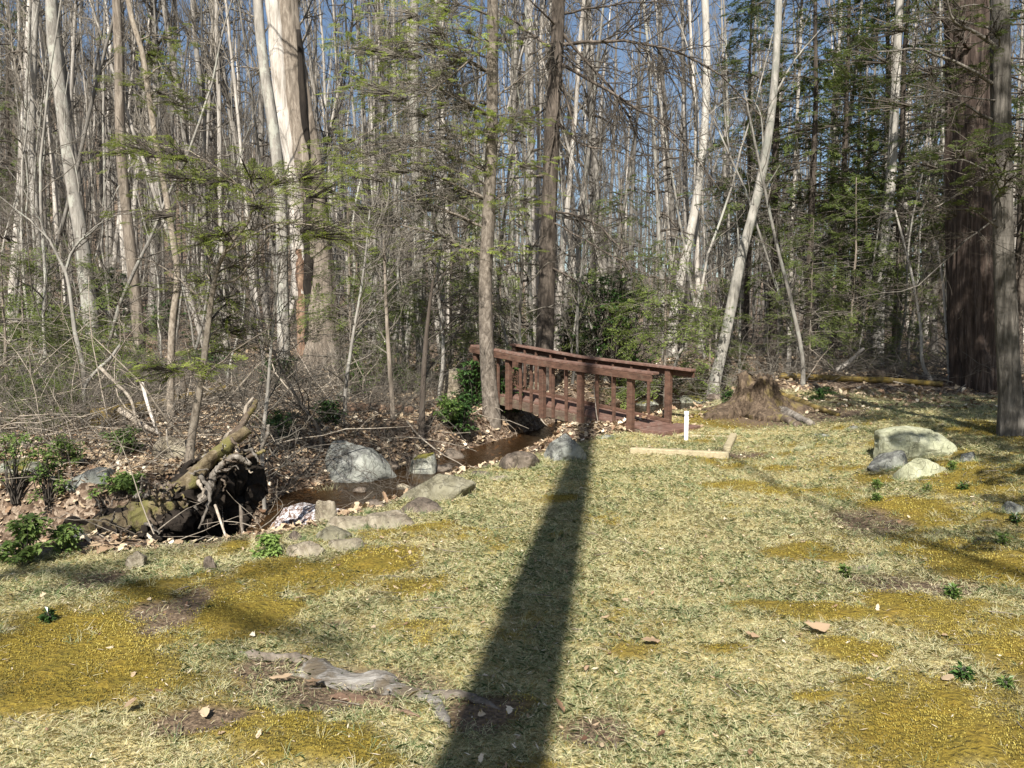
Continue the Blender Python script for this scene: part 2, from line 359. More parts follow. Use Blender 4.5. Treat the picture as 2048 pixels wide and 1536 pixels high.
def paint(name, c0, c1, sc=(3, 3, 3), rough=.75, bd=.002, stripe=None):
    m, nt, b, _ = newmat(name); v = objco(nt, sc); f = noise(nt, v, 4, 7, .7)
    c = ramp(nt, f, [(.3, c0), (.7, c1)])
    if stripe: c = mix(nt, ramp(nt, noise(nt, objco(nt, (1, 1, 1)), 9, 6, .75), [(.52, (0, 0, 0)), (.66, (.7, .7, .7))]), c, stripe)
    nt.links.new(c, b.inputs['Base Color']); b.inputs['Roughness'].default_value = rough; bump(nt, b, f, bd); return m
BRPAINT = paint('worn_brown_paint', (.045, .026, .018), (.165, .088, .060), (1.6, 1.6, 5), stripe=(.13, .09, .065), bd=.004)
BRDECK = paint('faded_brown_deck_paint', (.085, .046, .034), (.22, .128, .098), (3, 3, 3), stripe=(.24, .19, .155), bd=.004)
FASCIA = paint('weathered_beam', (.07, .045, .033), (.16, .115, .085), (3, 3, 9), stripe=(.20, .20, .12))
TIMBER = paint('sun_bleached_timber', (.27, .22, .13), (.50, .43, .28), (4, 20, 20), stripe=(.22, .18, .11), bd=.004)
PVC, nt, b, o = newmat('white_plastic'); b.inputs['Base Color'].default_value = (.85, .85, .84, 1); b.inputs['Roughness'].default_value = .35
nt.links.new(mix(nt, ramp(nt, noise(nt, objco(nt), 7, 5), [(.5, (0, 0, 0)), (.8, (.4, .4, .4))]), (.86, .86, .85), (.6, .58, .5)), b.inputs['Base Color'])
# ground
GROUND, nt, b, o = newmat('ground_cover')
co = objco(nt)
gr, ms, dt, lf, wt = [attr(nt, k) for k in ('grass', 'moss', 'dirt', 'leaf', 'wet')]
fine = noise(nt, co, 55, 4, .7); med = noise(nt, co, 9, 6, .7); big = noise(nt, co, 1.6, 4)
cgr = mix(nt, ramp(nt, med, [(.4, (0, 0, 0)), (.62, (.6, .6, .6))]), ramp(nt, fine, [(.3, (.16, .13, .05)), (.5, (.41, .36, .18)), (.7, (.60, .54, .31))]), (.30, .21, .06))
cms = mix(nt, ramp(nt, big, [(.35, (0, 0, 0)), (.65, (.8, .8, .8))]), ramp(nt, fine, [(.3, (.07, .05, .008)), (.5, (.20, .145, .020)), (.7, (.34, .26, .045))]), ramp(nt, med, [(.35, (.10, .085, .012)), (.65, (.26, .17, .025))]))
vo = N(nt, 'ShaderNodeTexVoronoi'); vo.inputs['Scale'].default_value = 30; vo.inputs['Randomness'].default_value = 1
dv = nt.nodes.new('ShaderNodeVectorMath'); dv.operation = 'ADD'; nt.links.new(co, dv.inputs[0])
nn = N(nt, 'ShaderNodeTexNoise'); nn.inputs['Scale'].default_value = 14; nt.links.new(co, nn.inputs['Vector'])
sc_ = nt.nodes.new('ShaderNodeVectorMath'); sc_.operation = 'SCALE'; sc_.inputs['Scale'].default_value = .09; nt.links.new(nn.outputs['Color'], sc_.inputs[0]); nt.links.new(sc_.outputs[0], dv.inputs[1])
nt.links.new(dv.outputs[0], vo.inputs['Vector'])
bw_ = nt.nodes.new('ShaderNodeRGBToBW'); nt.links.new(vo.outputs['Color'], bw_.inputs[0])
clf = ramp(nt, bw_.outputs[0], [(.15, (.06, .035, .02)), (.4, (.15, .10, .065)), (.6, (.27, .195, .135)), (.8, (.42, .33, .24))])
clf = mix(nt, ramp(nt, med, [(.4, (.55, .55, .55)), (.6, (0, 0, 0))]), clf, (.07, .05, .035))
cdt = ramp(nt, fine, [(.3, (.05, .035, .025)), (.5, (.13, .09, .06)), (.7, (.26, .19, .13))])
c = mix(nt, gr, (.12, .10, .05), cgr); c = mix(nt, ms, c, cms); c = mix(nt, lf, c, clf); c = mix(nt, dt, c, cdt); c = mix(nt, wt, c, (.05, .032, .018))
nt.links.new(c, b.inputs['Base Color']); b.inputs['Roughness'].default_value = .95
bump(nt, b, mth(nt, 'ADD', mth(nt, 'MULTIPLY', fine, .4), mth(nt, 'ADD', med, mth(nt, 'MULTIPLY', vo.outputs['Distance'], .5))), .03)
WATER, nt, b, o = newmat('shallow_brown_water')
b.inputs['Base Color'].default_value = (.045, .028, .014, 1); b.inputs['Roughness'].default_value = .05; b.inputs['IOR'].default_value = 1.33
b.inputs['Specular IOR Level'].default_value = .6; b.inputs['Alpha'].default_value = 1
tr = nt.nodes.new('ShaderNodeBsdfTransparent'); tr.inputs[0].default_value = (.62, .44, .26, 1)
x = nt.nodes.new('ShaderNodeMixShader'); x.inputs[0].default_value = .45
nt.links.new(tr.outputs[0], x.inputs[2]); nt.links.new(b.outputs[0], x.inputs[1]); nt.links.new(x.outputs[0], o.inputs[0])
bump(nt, b, noise(nt, objco(nt, (1.3, 1, 1)), 7, 4, .6, .5), .03, .5)
FOAM, nt, b, o = newmat('white_water'); b.inputs['Roughness'].default_value = .25
nt.links.new(ramp(nt, noise(nt, objco(nt, (1, 1, .5)), 22, 8, .85, .8), [(.46, (.10, .055, .035)), (.54, (.45, .42, .42)), (.60, (.88, .9, .93))]), b.inputs['Base Color'])

# ---------------------------------------------------------------- ground classes (image blobs mapped to the ground)
def blobs(L):
    out = []
    for px, py, rx, ry in L:
        c = gpix(px, py); e = gpix(px+rx, py); f = gpix(px, py-ry); f2 = gpix(px, min(py+ry, 1700))
        out.append((c[0], c[1], abs(e[0]-c[0])+.02, max((f[1]-f2[1])/2, .03)))
    return out
def bfield(B, x, y, soft=.25):
    v = np.zeros(np.shape(x))
    for cx, cy, rx, ry in B: v = np.maximum(v, 1-sm(1-soft, 1+soft, np.hypot((x-cx)/rx, (y-cy)/ry)))
    return v
MOSSB = blobs([(60, 1290, 190, 120), (250, 1250, 140, 110), (330, 1190, 150, 50), (470, 1230, 140, 70), (620, 1150, 140, 55), (730, 1125, 90, 35), (130, 1400, 180, 80), (350, 1340, 90, 60),
               (1900, 1470, 300, 110), (1760, 1400, 130, 50), (1830, 1030, 160, 45), (1960, 960, 160, 50), (1600, 1100, 90, 20), (1900, 1110, 160, 50), (1780, 890, 60, 12), (1980, 1300, 110, 90),
               (1450, 835, 90, 18), (1560, 1225, 120, 18), (1800, 1200, 100, 25), (560, 1500, 260, 60), (1450, 1290, 50, 14), (2010, 870, 90, 30), (1650, 985, 60, 14), (1500, 975, 80, 12), (1600, 1400, 70, 22), (860, 1250, 60, 12), (1120, 1000, 60, 10), (1900, 1230, 200, 60), (1750, 960, 90, 22), (1690, 1290, 90, 30), (880, 1060, 60, 12), (950, 1400, 90, 30)])
DIRTB = blobs([(370, 1220, 45, 45), (180, 1170, 50, 30), (560, 1335, 60, 30), (400, 1440, 90, 30), (1190, 1470, 70, 35), (1730, 1045, 80, 25), (700, 1375, 190, 45), (300, 1230, 30, 20), (1750, 1165, 70, 18), (970, 1440, 80, 40), (1850, 1175, 120, 16), (1600, 830, 200, 18), (670, 1245, 28, 9), (1870, 890, 60, 12), (1470, 910, 60, 8)])
def classes(x, y):
    e = np.interp(x, EDX, EDY)+.12*fbm(x*2, y*2, s=31)
    lawn = 1-sm(-.08, .18, y-e)
    n = fbm(x*1.6, y*1.6, s=41, o=4); n2 = fbm(x*.7, y*.7, s=43, o=3)
    mo = np.maximum(bfield(MOSSB, x+.3*n, y+.3*n2, .65)-.05, .52*sm(.05, .42, n+.12*sm(2, 5, x)))
    mo = sm(.16, .84, mo*.95+.62*fbm(x*3.2, y*3.2, s=45, o=5)+.28*fbm(x*21, y*21, s=46, o=2)-.02)
    di = bfield(DIRTB, x+.1*fbm(x*5, y*5, s=47), y+.1*n, .3)*.95
    far = sm(11.0, 14, y)*sm(1.5, 3.5, x)
    lfv = np.clip((1-lawn)+far*sm(-.4, .2, n)*1.0, 0, 1)
    d, wz, hw, bw = creek(x, y)
    wet = 1-sm(0, .25, d+.16*fbm(x*1.7, y*1.7, s=21, o=3)-hw)
    mo = mo*lawn
    return np.clip(lawn-mo*.88, 0, 1)*(1-di*.7), mo, di*lawn, lfv, wet, lawn
# terrain sheet
yb = np.concatenate([-np.geomspace(40, 1, 14), np.arange(0, 2, .25), np.arange(2, 6.5, .035), np.arange(6.5, 14, .05), np.arange(14, 24, .12), np.geomspace(24, 300, 90)])
tt = np.linspace(-1, 1, 421); tt = np.sign(tt)*np.abs(tt)**1.35
wd = 8+np.maximum(yb, 0)*1.0+np.maximum(-yb, 0)*1.5
GX = tt[None]*wd[:, None]; GY = np.repeat(yb[:, None], len(tt), 1); GZ = H(GX, GY)
cl = classes(GX, GY)
mound = sm(.4, .6, fbm(GX*6, GY*6, s=51, o=3)*.5+.5)*cl[1]
nearw = 1-sm(9, 13, GY)
GZ = GZ+nearw*(cl[1]*.022+mound*.014*(.5+fbm(GX*11, GY*11, s=53, o=2))-cl[2]*.018)
nr, ncol = GX.shape
idx = np.arange(nr*ncol).reshape(nr, ncol)
g = Geo(); g.add(np.stack([GX, GY, GZ], -1), np.stack([idx[:-1, :-1], idx[:-1, 1:], idx[1:, 1:], idx[1:, :-1]], -1).reshape(-1, 4))
me = g.mesh('ground', GROUND)
for nm, v in zip(('grass', 'moss', 'dirt', 'leaf', 'wet'), cl[:5]):
    at = me.attributes.new(nm, 'FLOAT', 'POINT'); at.data.foreach_set('value', v.astype(np.float32).ravel())
tag(link('ground', me), kind='structure')
# water
def creek_path(n):
    p = CR[:, :]; t = np.arange(len(p)); u = np.linspace(0, len(p)-1, n)
    return np.stack([np.interp(u, t, p[:, i]) for i in range(5)], -1)
cp = creek_path(240); T = nrm(np.gradient(cp[:, :2], axis=0)); S = np.stack([-T[:, 1], T[:, 0]], -1)
cols = np.linspace(-1, 1, 17)
WX = cp[:, None, 0]+S[:, None, 0]*cols*(cp[:, None, 3]+cp[:, None, 4]*.5); WY = cp[:, None, 1]+S[:, None, 1]*cols*(cp[:, None, 3]+cp[:, None, 4]*.5)
WZ = cp[:, None, 2]+0*cols+.006*fbm(WX*5, WY*5, s=61)
slope = np.abs(np.gradient(cp[:, 2]))[:, None]
WZ = WZ+.02*fbm(WX*9, WY*9, s=62)*sm(.002, .01, slope)
idx = np.arange(WX.size).reshape(WX.shape)
g = Geo(); g.add(np.stack([WX, WY, WZ], -1), np.stack([idx[:-1, :-1], idx[1:, :-1], idx[1:, 1:], idx[:-1, 1:]], -1).reshape(-1, 4))
tag(link('creek_water', g.mesh('creek_water', WATER)), kind='structure')
rng = np.random.default_rng(5)
# white water on the little drop
c0 = np.array((-2.0, 8.0)); c1 = np.array((-2.62, 6.95)); dd = (c1-c0)/np.linalg.norm(c1-c0); ss = np.array((-dd[1], dd[0]))
u, v = np.meshgrid(np.linspace(0, 1.15, 90), np.linspace(-.30, .34, 60), indexing='ij'); FX = c0[0]+dd[0]*u+ss[0]*v; FY = c0[1]+dd[1]*u+ss[1]*v
FZ = -.375-.43*sm(.12, .95, u)+.05*fbm(FX*11, FY*11, s=63, o=5)*sm(0, .3, u)+.02
i = np.arange(u.size).reshape(u.shape); g = Geo(); g.add(np.stack([FX, FY, FZ], -1), np.stack([i[:-1, :-1], i[1:, :-1], i[1:, 1:], i[:-1, 1:]], -1).reshape(-1, 4))
tag(link('white_water', g.mesh('white_water', FOAM)), kind='stuff', label='white splashing water on the small drop beside the root mass', cat='water')

# ---------------------------------------------------------------- lawn grass, moss, leaves (uncountable)
def scatter(n, y0, y1, kx=.72, x0=None, x1=None):
    y = np.sqrt(rng.uniform(y0*y0, y1*y1, n)) if x0 is None else rng.uniform(y0, y1, n)
    x = rng.uniform(-1, 1, n)*(kx*y+.3) if x0 is None else rng.uniform(x0, x1, n)
    return x, y
def grass_blades(n, y0, y1, ln, wd):
    x, y = scatter(n, y0, y1)
    gr, mo, di, lf, wt, lawn = classes(x, y)
    cl_ = fbm(x*7, y*7, s=71, o=3)
    keep = rng.uniform(0, 1, n) < gr*(.35+.8*sm(-.3, .3, cl_))+.09*lawn*(1-di)
    x, y, cl_ = x[keep], y[keep], cl_[keep]; m = len(x)
    z = H(x, y)+.008
    az = rng.uniform(0, 2*math.pi, m)+1.5*fbm(x*3, y*3, s=73); el = rng.uniform(.08, .85, m)
    L = ln*rng.uniform(.5, 1.5, m)*(1+.5*cl_)
    D = np.stack([np.cos(az)*np.cos(el), np.sin(az)*np.cos(el), np.sin(el)], -1)
    S = np.stack([-np.sin(az), np.cos(az), 0*az], -1)
    B = np.stack([x, y, z], -1); M = B+D*L[:, None]*.55; E = B+D*L[:, None]+np.stack([np.cos(az), np.sin(az), -.9+0*az], -1)*L[:, None]*.22
    W = nrm(S+rng.normal(0, .35, (m, 3))*[0, 0, 1])*wd*rng.uniform(.6, 1.3, m)[:, None]
    V = np.stack([B-W, B+W, M+W*.8, E, M-W*.8], 1).reshape(-1, 3)
    F = np.arange(m*5).reshape(-1, 5)
    greenp = sm(-.15, .45, fbm(x*1.3, y*1.3, s=75, o=4)+.25*fbm(x*6, y*6, s=76)+.12)
    r = np.where(rng.uniform(0, 1, m) < .07+.36*greenp, rng.uniform(0, .34, m), rng.uniform(.36, 1, m))
    return V, F, np.repeat(r, 5)
g = Geo()
for n, y0, y1, ln, wd_ in ((170000, 2.2, 4.2, .034, .0009), (230000, 4.2, 6.6, .038, .0013), (200000, 6.6, 10, .04, .0020), (100000, 10, 15, .045, .0034)):
    V, F, a = grass_blades(n, y0, y1, ln, wd_); g.add(V, F, a)
tag(link('lawn_grass', g.mesh('lawn_grass', GRASSM)), 'pale dry and green blades of short lawn grass', 'grass', kind='stuff')
g = Geo()
for n, y0, y1, ln in ((220000, 2.2, 4.5, .008), (150000, 4.5, 7.5, .012), (50000, 7.5, 12, .02)):
    x, y = scatter(n, y0, y1); c_ = classes(x, y)
    k = rng.uniform(0, 1, n) < (c_[1]+.14*c_[5])*(1-c_[2]); x, y = x[k], y[k]; m = len(x)
    B = np.stack([x, y, H(x, y)+.022*c_[1][k]+.004], -1); az = rng.uniform(0, 6.28, m); 
    D = nrm(np.stack([np.cos(az)*.6, np.sin(az)*.6, .9+0*az], -1)); W = np.stack([-np.sin(az), np.cos(az), 0*az], -1)*ln*.28
    V, F = quads(B, D, ln*rng.uniform(.6, 1.3, m), W); g.add(V, F, np.repeat(np.clip(rng.normal(.46, .2, m)+.55*fbm(x*2.2, y*2.2, s=77)+.2*fbm(x*14, y*14, s=78), 0, 1), 4))
tag(link('moss', g.mesh('moss', MOSSM)), 'golden green moss cushions spreading over the lawn', 'moss', kind='stuff')
def leaf_geo(x, y, size, tone=None, lift=.01, g=None):
    """curled lobed dead leaves, 9-point outline"""
    m = len(x); az = rng.uniform(0, 6.28, m)
    out = np.array([(0, 0), (.28, .18), (.2, .3), (.42, .42), (.3, .6), (.5, .72), (.3, .85), (0, 1.1), (-.3, .85), (-.5, .72), (-.3, .6), (-.42, .42), (-.2, .3), (-.28, .18)])
    k = len(out); s = size*rng.uniform(.6, 1.4, m)
    asp = rng.uniform(.5, 1.0, m)
    lx = out[None, :, 0]*(s*asp)[:, None]; ly = (out[None, :, 1]-.5)*s[:, None]
    cu = rng.uniform(-.2, 1.4, m)[:, None]; cv = rng.uniform(-.3, .9, m)[:, None]
    lz = cu*lx*lx/s[:, None]*1.6+cv*ly*ly/s[:, None]*.8+rng.normal(0, .03, (m, k))*s[:, None]
    tx, ty = rng.normal(0, .35, m)[:, None], rng.normal(0, .35, m)[:, None]
    lz = lz+tx*lx+ty*ly; lz = lz-lz.min(1, keepdims=True)
    c_, s_ = np.cos(az)[:, None], np.sin(az)[:, None]
    V = np.stack([x[:, None]+lx*c_-ly*s_, y[:, None]+lx*s_+ly*c_, H(x, y)[:, None]+lift+lz], -1)
    tn = np.clip(rng.normal(.6, .22, m), 0, 1) if tone is None else tone
    V = V.reshape(m, k, 3)
    # as two halves so that the midrib folds
    F = []
    base = np.arange(m)[:, None]*k
    for q in ((0, 1, 2, 3), (0, 3, 4, 7), (4, 5, 6, 7), (0, 7, 10, 11), (10, 7, 8, 9), (0, 11, 12, 13)): F.append(base+np.array(q))
    (g or GL).add(V.reshape(-1, 3), np.concatenate(F), np.repeat(tn, k))
GL = Geo()
# on the far bank
for n, y0, y1, sz in ((42000, 5, 12, .055), (40000, 10, 24, .075)):
    x, y = scatter(n, y0, y1); c_ = classes(x, y); k = (rng.uniform(0, 1, n) < c_[3]*(1-c_[4]*.96)*sm(-.5, .3, fbm(x*1.3, y*1.3, s=81)+.25))
    leaf_geo(x[k], y[k], sz)
tag(link('leaf_litter', GL.mesh('leaf_litter', LEAFM, smooth=False)), 'brown fallen leaves covering the wooded bank beyond the creek', 'leaves', kind='stuff')
GL = Geo()
x, y = scatter(4200, 2.3, 10); k = rng.uniform(0, 1, 4200) < (.12+.6*sm(.05, .5, fbm(x*1.5, y*1.5, s=83)))*classes(x, y)[5]; leaf_geo(x[k], y[k], .026, tone=np.clip(rng.normal(.62, .24, k.sum()), 0, 1), lift=.022)
# slender pale leaflets scattered on moss
x, y = scatter(2600, 2.3, 7); k = classes(x, y)[5] > .5; x, y = x[k], y[k]; m = len(x)
az = rng.uniform(0, 6.28, m); D = np.stack([np.cos(az), np.sin(az), rng.normal(0, .15, m)], -1); W = np.stack([-np.sin(az), np.cos(az), 0*az], -1)*.0028
V, F = quads(np.stack([x, y, H(x, y)+.028], -1), D, rng.uniform(.015, .045, m), W); GL.add(V, F, np.repeat(rng.uniform(.75, 1, m), 4))
tag(link('scattered_leaflets', GL.mesh('scattered_leaflets', LEAFM, smooth=False)), 'small pale dry leaf scraps strewn over lawn and moss', 'leaves', kind='stuff')
# single oak leaves on the lawn
for px, py, sz, tn, lab in ((1636, 1272, .15, .5, 'orange brown oak leaf standing up on the grass right of the big shadow'), (1300, 1302, .11, .45, 'curled russet leaf lying on grass just right of the shadow'),
                            (1505, 1292, .10, .42, 'small folded brown leaf between grass and moss patches'), (262, 1438, .13, .48, 'flat brown leaf on bare soil at lower left'),
                            (1895, 1372, .14, .6, 'tan curled leaf beside a green seedling at lower right'), (625, 1385, .12, .4, 'bright orange oak leaf below the weathered root'),
                            (1120, 1440, .08, .3, 'tiny red brown leaf at the right edge of the long shadow'), (1210, 1250, .08, .5, 'little tan leaf beside the middle of the long shadow'),
                            (1680, 1065, .10, .75, 'pale leaf on dark soil at the foot of the mossy slope'), (560, 1370, .12, .55, 'pinkish brown leaf left of the weathered root'), (410, 1445, .11, .7, 'pale broken leaf near the lower left corner')):
    p = gpix(px, py); gg = Geo(); leaf_geo(np.array([p[0]]), np.array([p[1]]), sz*.72, tone=np.array([tn]), lift=.03, g=gg)
    for i in range(len(gg.V)): gg.V[i] = gg.V[i]-p
    ob = link('fallen_leaf', gg.mesh('fallen_leaf', LEAFM, smooth=False), loc=p); tag(ob, lab, 'leaf', 'single fallen leaves on the lawn')
# ---------------------------------------------------------------- footbridge
def box(g, o, ax, ay, az, a=0., taper=None):
    """box from corner o with edge vectors"""
    o, ax, ay, az = [np.asarray(v, float) for v in (o, ax, ay, az)]
    V = np.array([o, o+ax, o+ax+ay, o+ay, o+az, o+ax+az, o+ax+ay+az, o+ay+az])
    g.add(V, np.array([(0, 3, 2, 1), (4, 5, 6, 7), (0, 1, 5, 4), (1, 2, 6, 5), (2, 3, 7, 6), (3, 0, 4, 7)]), a)
def bevel(o, w=.004):
    m = o.modifiers.new('bevel', 'BEVEL'); m.width = w; m.segments = 1; m.limit_method = 'ANGLE'; return o
BA = np.array((1.75, 10.9, 0)); BU = np.array((-.7071, .7071, 0)); BN = np.array((.7071, .7071, 0)); UP = np.array((0, 0, 1.))
deckz = lambda s: .094+.0985*np.asarray(s, float)
railz = lambda s: .905+.06*np.minimum(s, 1.7)+.105*np.maximum(np.asarray(s, float)-1.7, 0)
BW_ = .74; BL = 3.3
bridge = thing('footbridge', 'brown painted wooden footbridge with baluster railings crossing the creek', 'bridge', BA)
def bpart(name, g, m, bv=.004, parent=bridge): return bevel(link(name, g.mesh(name, m, smooth=False), parent), bv)
g = Geo(); s = -.12; brg = np.random.default_rng(3)
while s < BL:
    z0 = float(deckz(s)); jt = brg.uniform(-.006, .006, 2)
    box(g, BU*s-BN*(.02+jt[0])+UP*(z0-.032), BU*.132+UP*.132*.0985, BN*(BW_+.04+jt[1]), UP*.032, 0); s += .14
bpart('deck', g, BRDECK, .003)
for off, nm in ((-.055, 'beam'), (BW_+.015, 'beam')):
    g = Geo(); box(g, BU*-.12+BN*off+UP*(float(deckz(-.12))-.175), BU*(BL+.12)+UP*(BL+.12)*.0985, BN*.04, UP*.14)
    bpart(nm, g, FASCIA, .005)
g = Geo(); box(g, BU*-.12+BN*(BW_-.05)+UP*(float(deckz(-.12))+.003), BU*(BL+.12)+UP*(BL+.12)*.0985, BN*.045, UP*.045); bpart('curb_rail', g, BRPAINT)
def railing(off, out, s0, posts, bals):
    sd = -1 if out else 1
    for s in posts:
        g = Geo(); zb = float(deckz(s))-.2; o = BU*(s-.044)+BN*(off+(-.088 if out else 0)); box(g, o+UP*zb, BU*.088, BN*.086, UP*(float(railz(s))-.03-zb)); bpart('post', g, BRPAINT)
    for s in bals:
        g = Geo(); zb = float(deckz(s))-.16; o = BU*(s-.019)+BN*(off+(-.045 if out else 0)); box(g, o+UP*zb, BU*.038, BN*.04, UP*(float(railz(s))-.05-zb)); bpart('baluster', g, BRPAINT, .003)
    S = np.array([s0, 1.7, BL]); g = Geo(); g2 = Geo()
    for a, b_ in zip(S[:-1], S[1:]):
        za, zb = float(railz(a)), float(railz(b_)); d = BU*(b_-a)+UP*(zb-za)
        o = off+(-.125 if out else -.035)
        box(g, BU*a+BN*o+UP*(za-.028), d, BN*.155, UP*.034)
        box(g2, BU*(a+.02)+BN*(off+(-.13 if out else .04+.05))+UP*(za-.125), d, BN*.034, UP*.095)
    bpart('handrail', g, BRDECK, .004); bpart('rail_board', g2, BRPAINT, .004)
railing(-.055, True, -.42, (0, .92, 1.70, 2.45, 3.24), (.31, .62, 1.22, 1.49, 1.96, 2.2, 2.72, 2.97))
railing(BW_+.06, False, -.42, (0, 1.7, 3.24), (.34, .66, 1.02, 1.36, 2.02, 2.36, 2.7, 2.97))
g = Geo(); box(g, BU*-.52-BN*.05+UP*-.06, BU*.40, BN*(BW_+.22), UP*.125); bpart('step', g, BRDECK, .006)
# timber edging and pipe
for pts, h, lab in ((((1259, 910), (1457, 920)), .10, 'sun bleached landscape timber lying in front of the white pipe'),
                    (((1461, 905), (1474, 876)), .085, 'short landscape timber running back at the right corner of the bed'),
                    (((1352, 872), (1470, 876)), .03, 'half buried landscape timber behind the white pipe')):
    a, b_ = gpix(*pts[0]), gpix(*pts[1]); a[2] = H(a[0], a[1])-.02; d = b_-a; d[2] = float(H(b_[0], b_[1]))-.02-a[2]; n_ = nrm(np.array((-d[1], d[0], 0)))
    g = Geo(); K = 12
    for i in range(1): box(g, (0, 0, 0), d, n_*.09, UP*h)
    o = link('landscape_timber', g.mesh('landscape_timber', TIMBER, smooth=False), loc=a); bevel(o, .01); tag(o, lab, 'timber', 'landscape timbers of the small bed')
def lathe(prof, k=20):
    prof = np.array(prof, float); n = len(prof); an = np.arange(k)*2*math.pi/k
    V = np.stack([prof[:, None, 0]*np.cos(an), prof[:, None, 0]*np.sin(an), prof[:, None, 1]+0*an], -1).reshape(-1, 3)
    q = np.arange(k); q2 = (q+1) % k; F = np.concatenate([np.stack([i*k+q, i*k+q2, (i+1)*k+q2, (i+1)*k+q], -1) for i in range(n-1)])
    return V, F
p = gpix(1372, 882); t = thing('standing_pipe', 'white plastic standpipe with a cap standing in the grass by the bridge', 'pipe', p)
g = Geo(); g.add(*lathe([(.027, -.1), (.027, .36), (0.0, .36)])); link('pipe_body', g.mesh('pipe_body', PVC), t)
g = Geo(); g.add(*lathe([(.0295, .335), (.031, .337), (.031, .388), (.027, .395), (0, .396)])); link('cap', g.mesh('cap', PVC), t)
# ---------------------------------------------------------------- rocks
import bmesh
def ico(sub):
    bm = bmesh.new(); bmesh.ops.create_icosphere(bm, subdivisions=sub, radius=1); V = np.array([v.co for v in bm.verts]); F = np.array([[v.index for v in f.verts] for f in bm.faces]); bm.free(); return V, F
ICO5, ICO4, ICO3 = ico(5), ico(4), ico(3)
def rock_geo(rx, ry, rz, seed, sub=ICO4, cuts=15, rough=.09):
    r = np.random.default_rng(seed); V, F = sub; V = V.copy()
    for i in range(cuts):
        n = nrm(r.normal(0, 1, 3)*[1, 1, 1.2]); d = r.uniform(.5, .86); e = V@n-d; V = V-np.maximum(e, 0)[:, None]*n*.97
    V = V*(1+rough*fbm(V[:, 0]*1.7+seed, V[:, 1]*1.7, V[:, 2]*1.7, s=seed % 97, o=6)[:, None]-.10*np.clip(1-np.abs(fbm(V[:, 0]*1.3, V[:, 1]*1.3+seed, V[:, 2]*1.9, s=seed % 91, o=3))*14, 0, 1)[:, None])
    return V/np.abs(V).max(0)*[rx, ry, rz], F
def gpix_w(px, py):
    cx = (px-CX0)/F_PX; cy = -(py-CY0)/F_PX
    dy = math.cos(PITCH)+cy*math.sin(PITCH); dz = -math.sin(PITCH)+cy*math.cos(PITCH)
    X = cx/dy*YS; Z = EYE+dz/dy*YS; d, wz, hw, bw = creek(X, YS); Hh = np.where(d < hw+.6*bw, np.maximum(H(X, YS), wz), H(X, YS))
    k = np.argmax(Z <= Hh); return np.array((X[k], YS[k], Hh[k]))
def rock(px, py, wpx, hpx, mat, label, dr=.8, group='rocks along the creek', name='rock', sub=ICO4, tilt=0, seed=None, cuts=15):
    p = gpix_w(px, py); sc = p[1]/F_PX; w_ = wpx*sc; seed = int(px*7+py) if seed is None else seed
    ry = w_*dr/2; an = (py-CY0)/F_PX+PITCH; hz = max(1.12*hpx*sc-ry*.9*math.sin(an), .42*hpx*sc)
    V, F = rock_geo(w_*.53, ry, hz, seed, sub, cuts)
    V[:, 2] = np.where(V[:, 2] < 0, V[:, 2]*.8, V[:, 2])
    g = Geo(); g.add(V, F); c = (p[0], p[1]+ry*.7, p[2]+.03*hz)
    o = link(name, g.mesh(name, mat), loc=c); o.rotation_euler = (0, tilt, 0)
    return tag(o, label, 'rock', group)
rock(710, 962, 150, 78, ROCK_GREY, 'large rounded grey boulder standing in the pool below the wooded bank', .8, name='boulder', sub=ICO5)
rock(838, 948, 66, 50, ROCK_MOSS, 'squat lichen yellow rock at the water right of the large grey boulder', .8)
rock(868, 1003, 165, 52, ROCK_OLIVE, 'long flat olive slab lying between pool and lawn', .5, tilt=-.12, name='rock_slab')
rock(840, 1032, 88, 32, ROCK_WET, 'dark low rock tucked under the long olive slab', .7)
rock(1040, 940, 84, 38, ROCK_WET, 'brown wet rock in the stream left of the pale boulder below the bridge', .9)
rock(1128, 925, 92, 54, ROCK_GREY, 'pale grey cracked boulder at the tip of the long shadow below the bridge', .9, name='boulder', sub=ICO5)
rock(650, 1045, 46, 46, ROCK_TAN, 'tan upright rock with dry grass hanging over it beside the cascade', .8)
rock(695, 1066, 96, 36, ROCK_TAN, 'flat tan rock with speckled top at the pool outlet', .9)
rock(765, 1062, 115, 36, ROCK_TAN, 'wide flat sunlit rock set in the lawn edge by the pool', .8)
rock(662, 1086, 90, 38, ROCK_OLIVE, 'dark olive rounded rock right beside the white water', .8)
rock(680, 1104, 90, 28, ROCK_TAN, 'pale flat rock in front of the dark olive rock', .7)
rock(608, 1120, 80, 38, ROCK_TAN, 'pinkish wedge shaped rock nearest the lawn below the cascade', .8)
rock(588, 1090, 44, 26, ROCK_WET, 'small dark wet rock touching the white water', .8)
rock(808, 980, 32, 12, ROCK_TAN, 'little reddish stone beside the left end of the long slab', .8)
rock(752, 1012, 46, 13, ROCK_WET, 'half sunken dark stone in the middle of the pool', .8)
rock(908, 918, 40, 20, ROCK_WET, 'angular brown stone at the leafy upstream bank', .8)
rock(885, 942, 56, 14, ROCK_WET, 'low wet stone between mossy rock and stream riffle', .8)
rock(965, 955, 50, 12, ROCK_WET, 'flat wet stone at the riffle right of the long slab', .8)
rock(1212, 878, 44, 8, ROCK_GREY, 'flat grey stone flush with the grass beside the bridge foot', .8)
rock(340, 918, 96, 44, ROCK_TAN, 'pale domed boulder in leaf litter left of the spotted sapling', .9, 'rocks in the leaf litter', 'boulder')
rock(175, 976, 115, 38, ROCK_GREY, 'grey green ledge rock with a dark overhang at far left', .8, 'rocks in the leaf litter')
rock(322, 1005, 44, 30, ROCK_TAN, 'orange tan rock above the root mass', .8, 'rocks in the leaf litter')
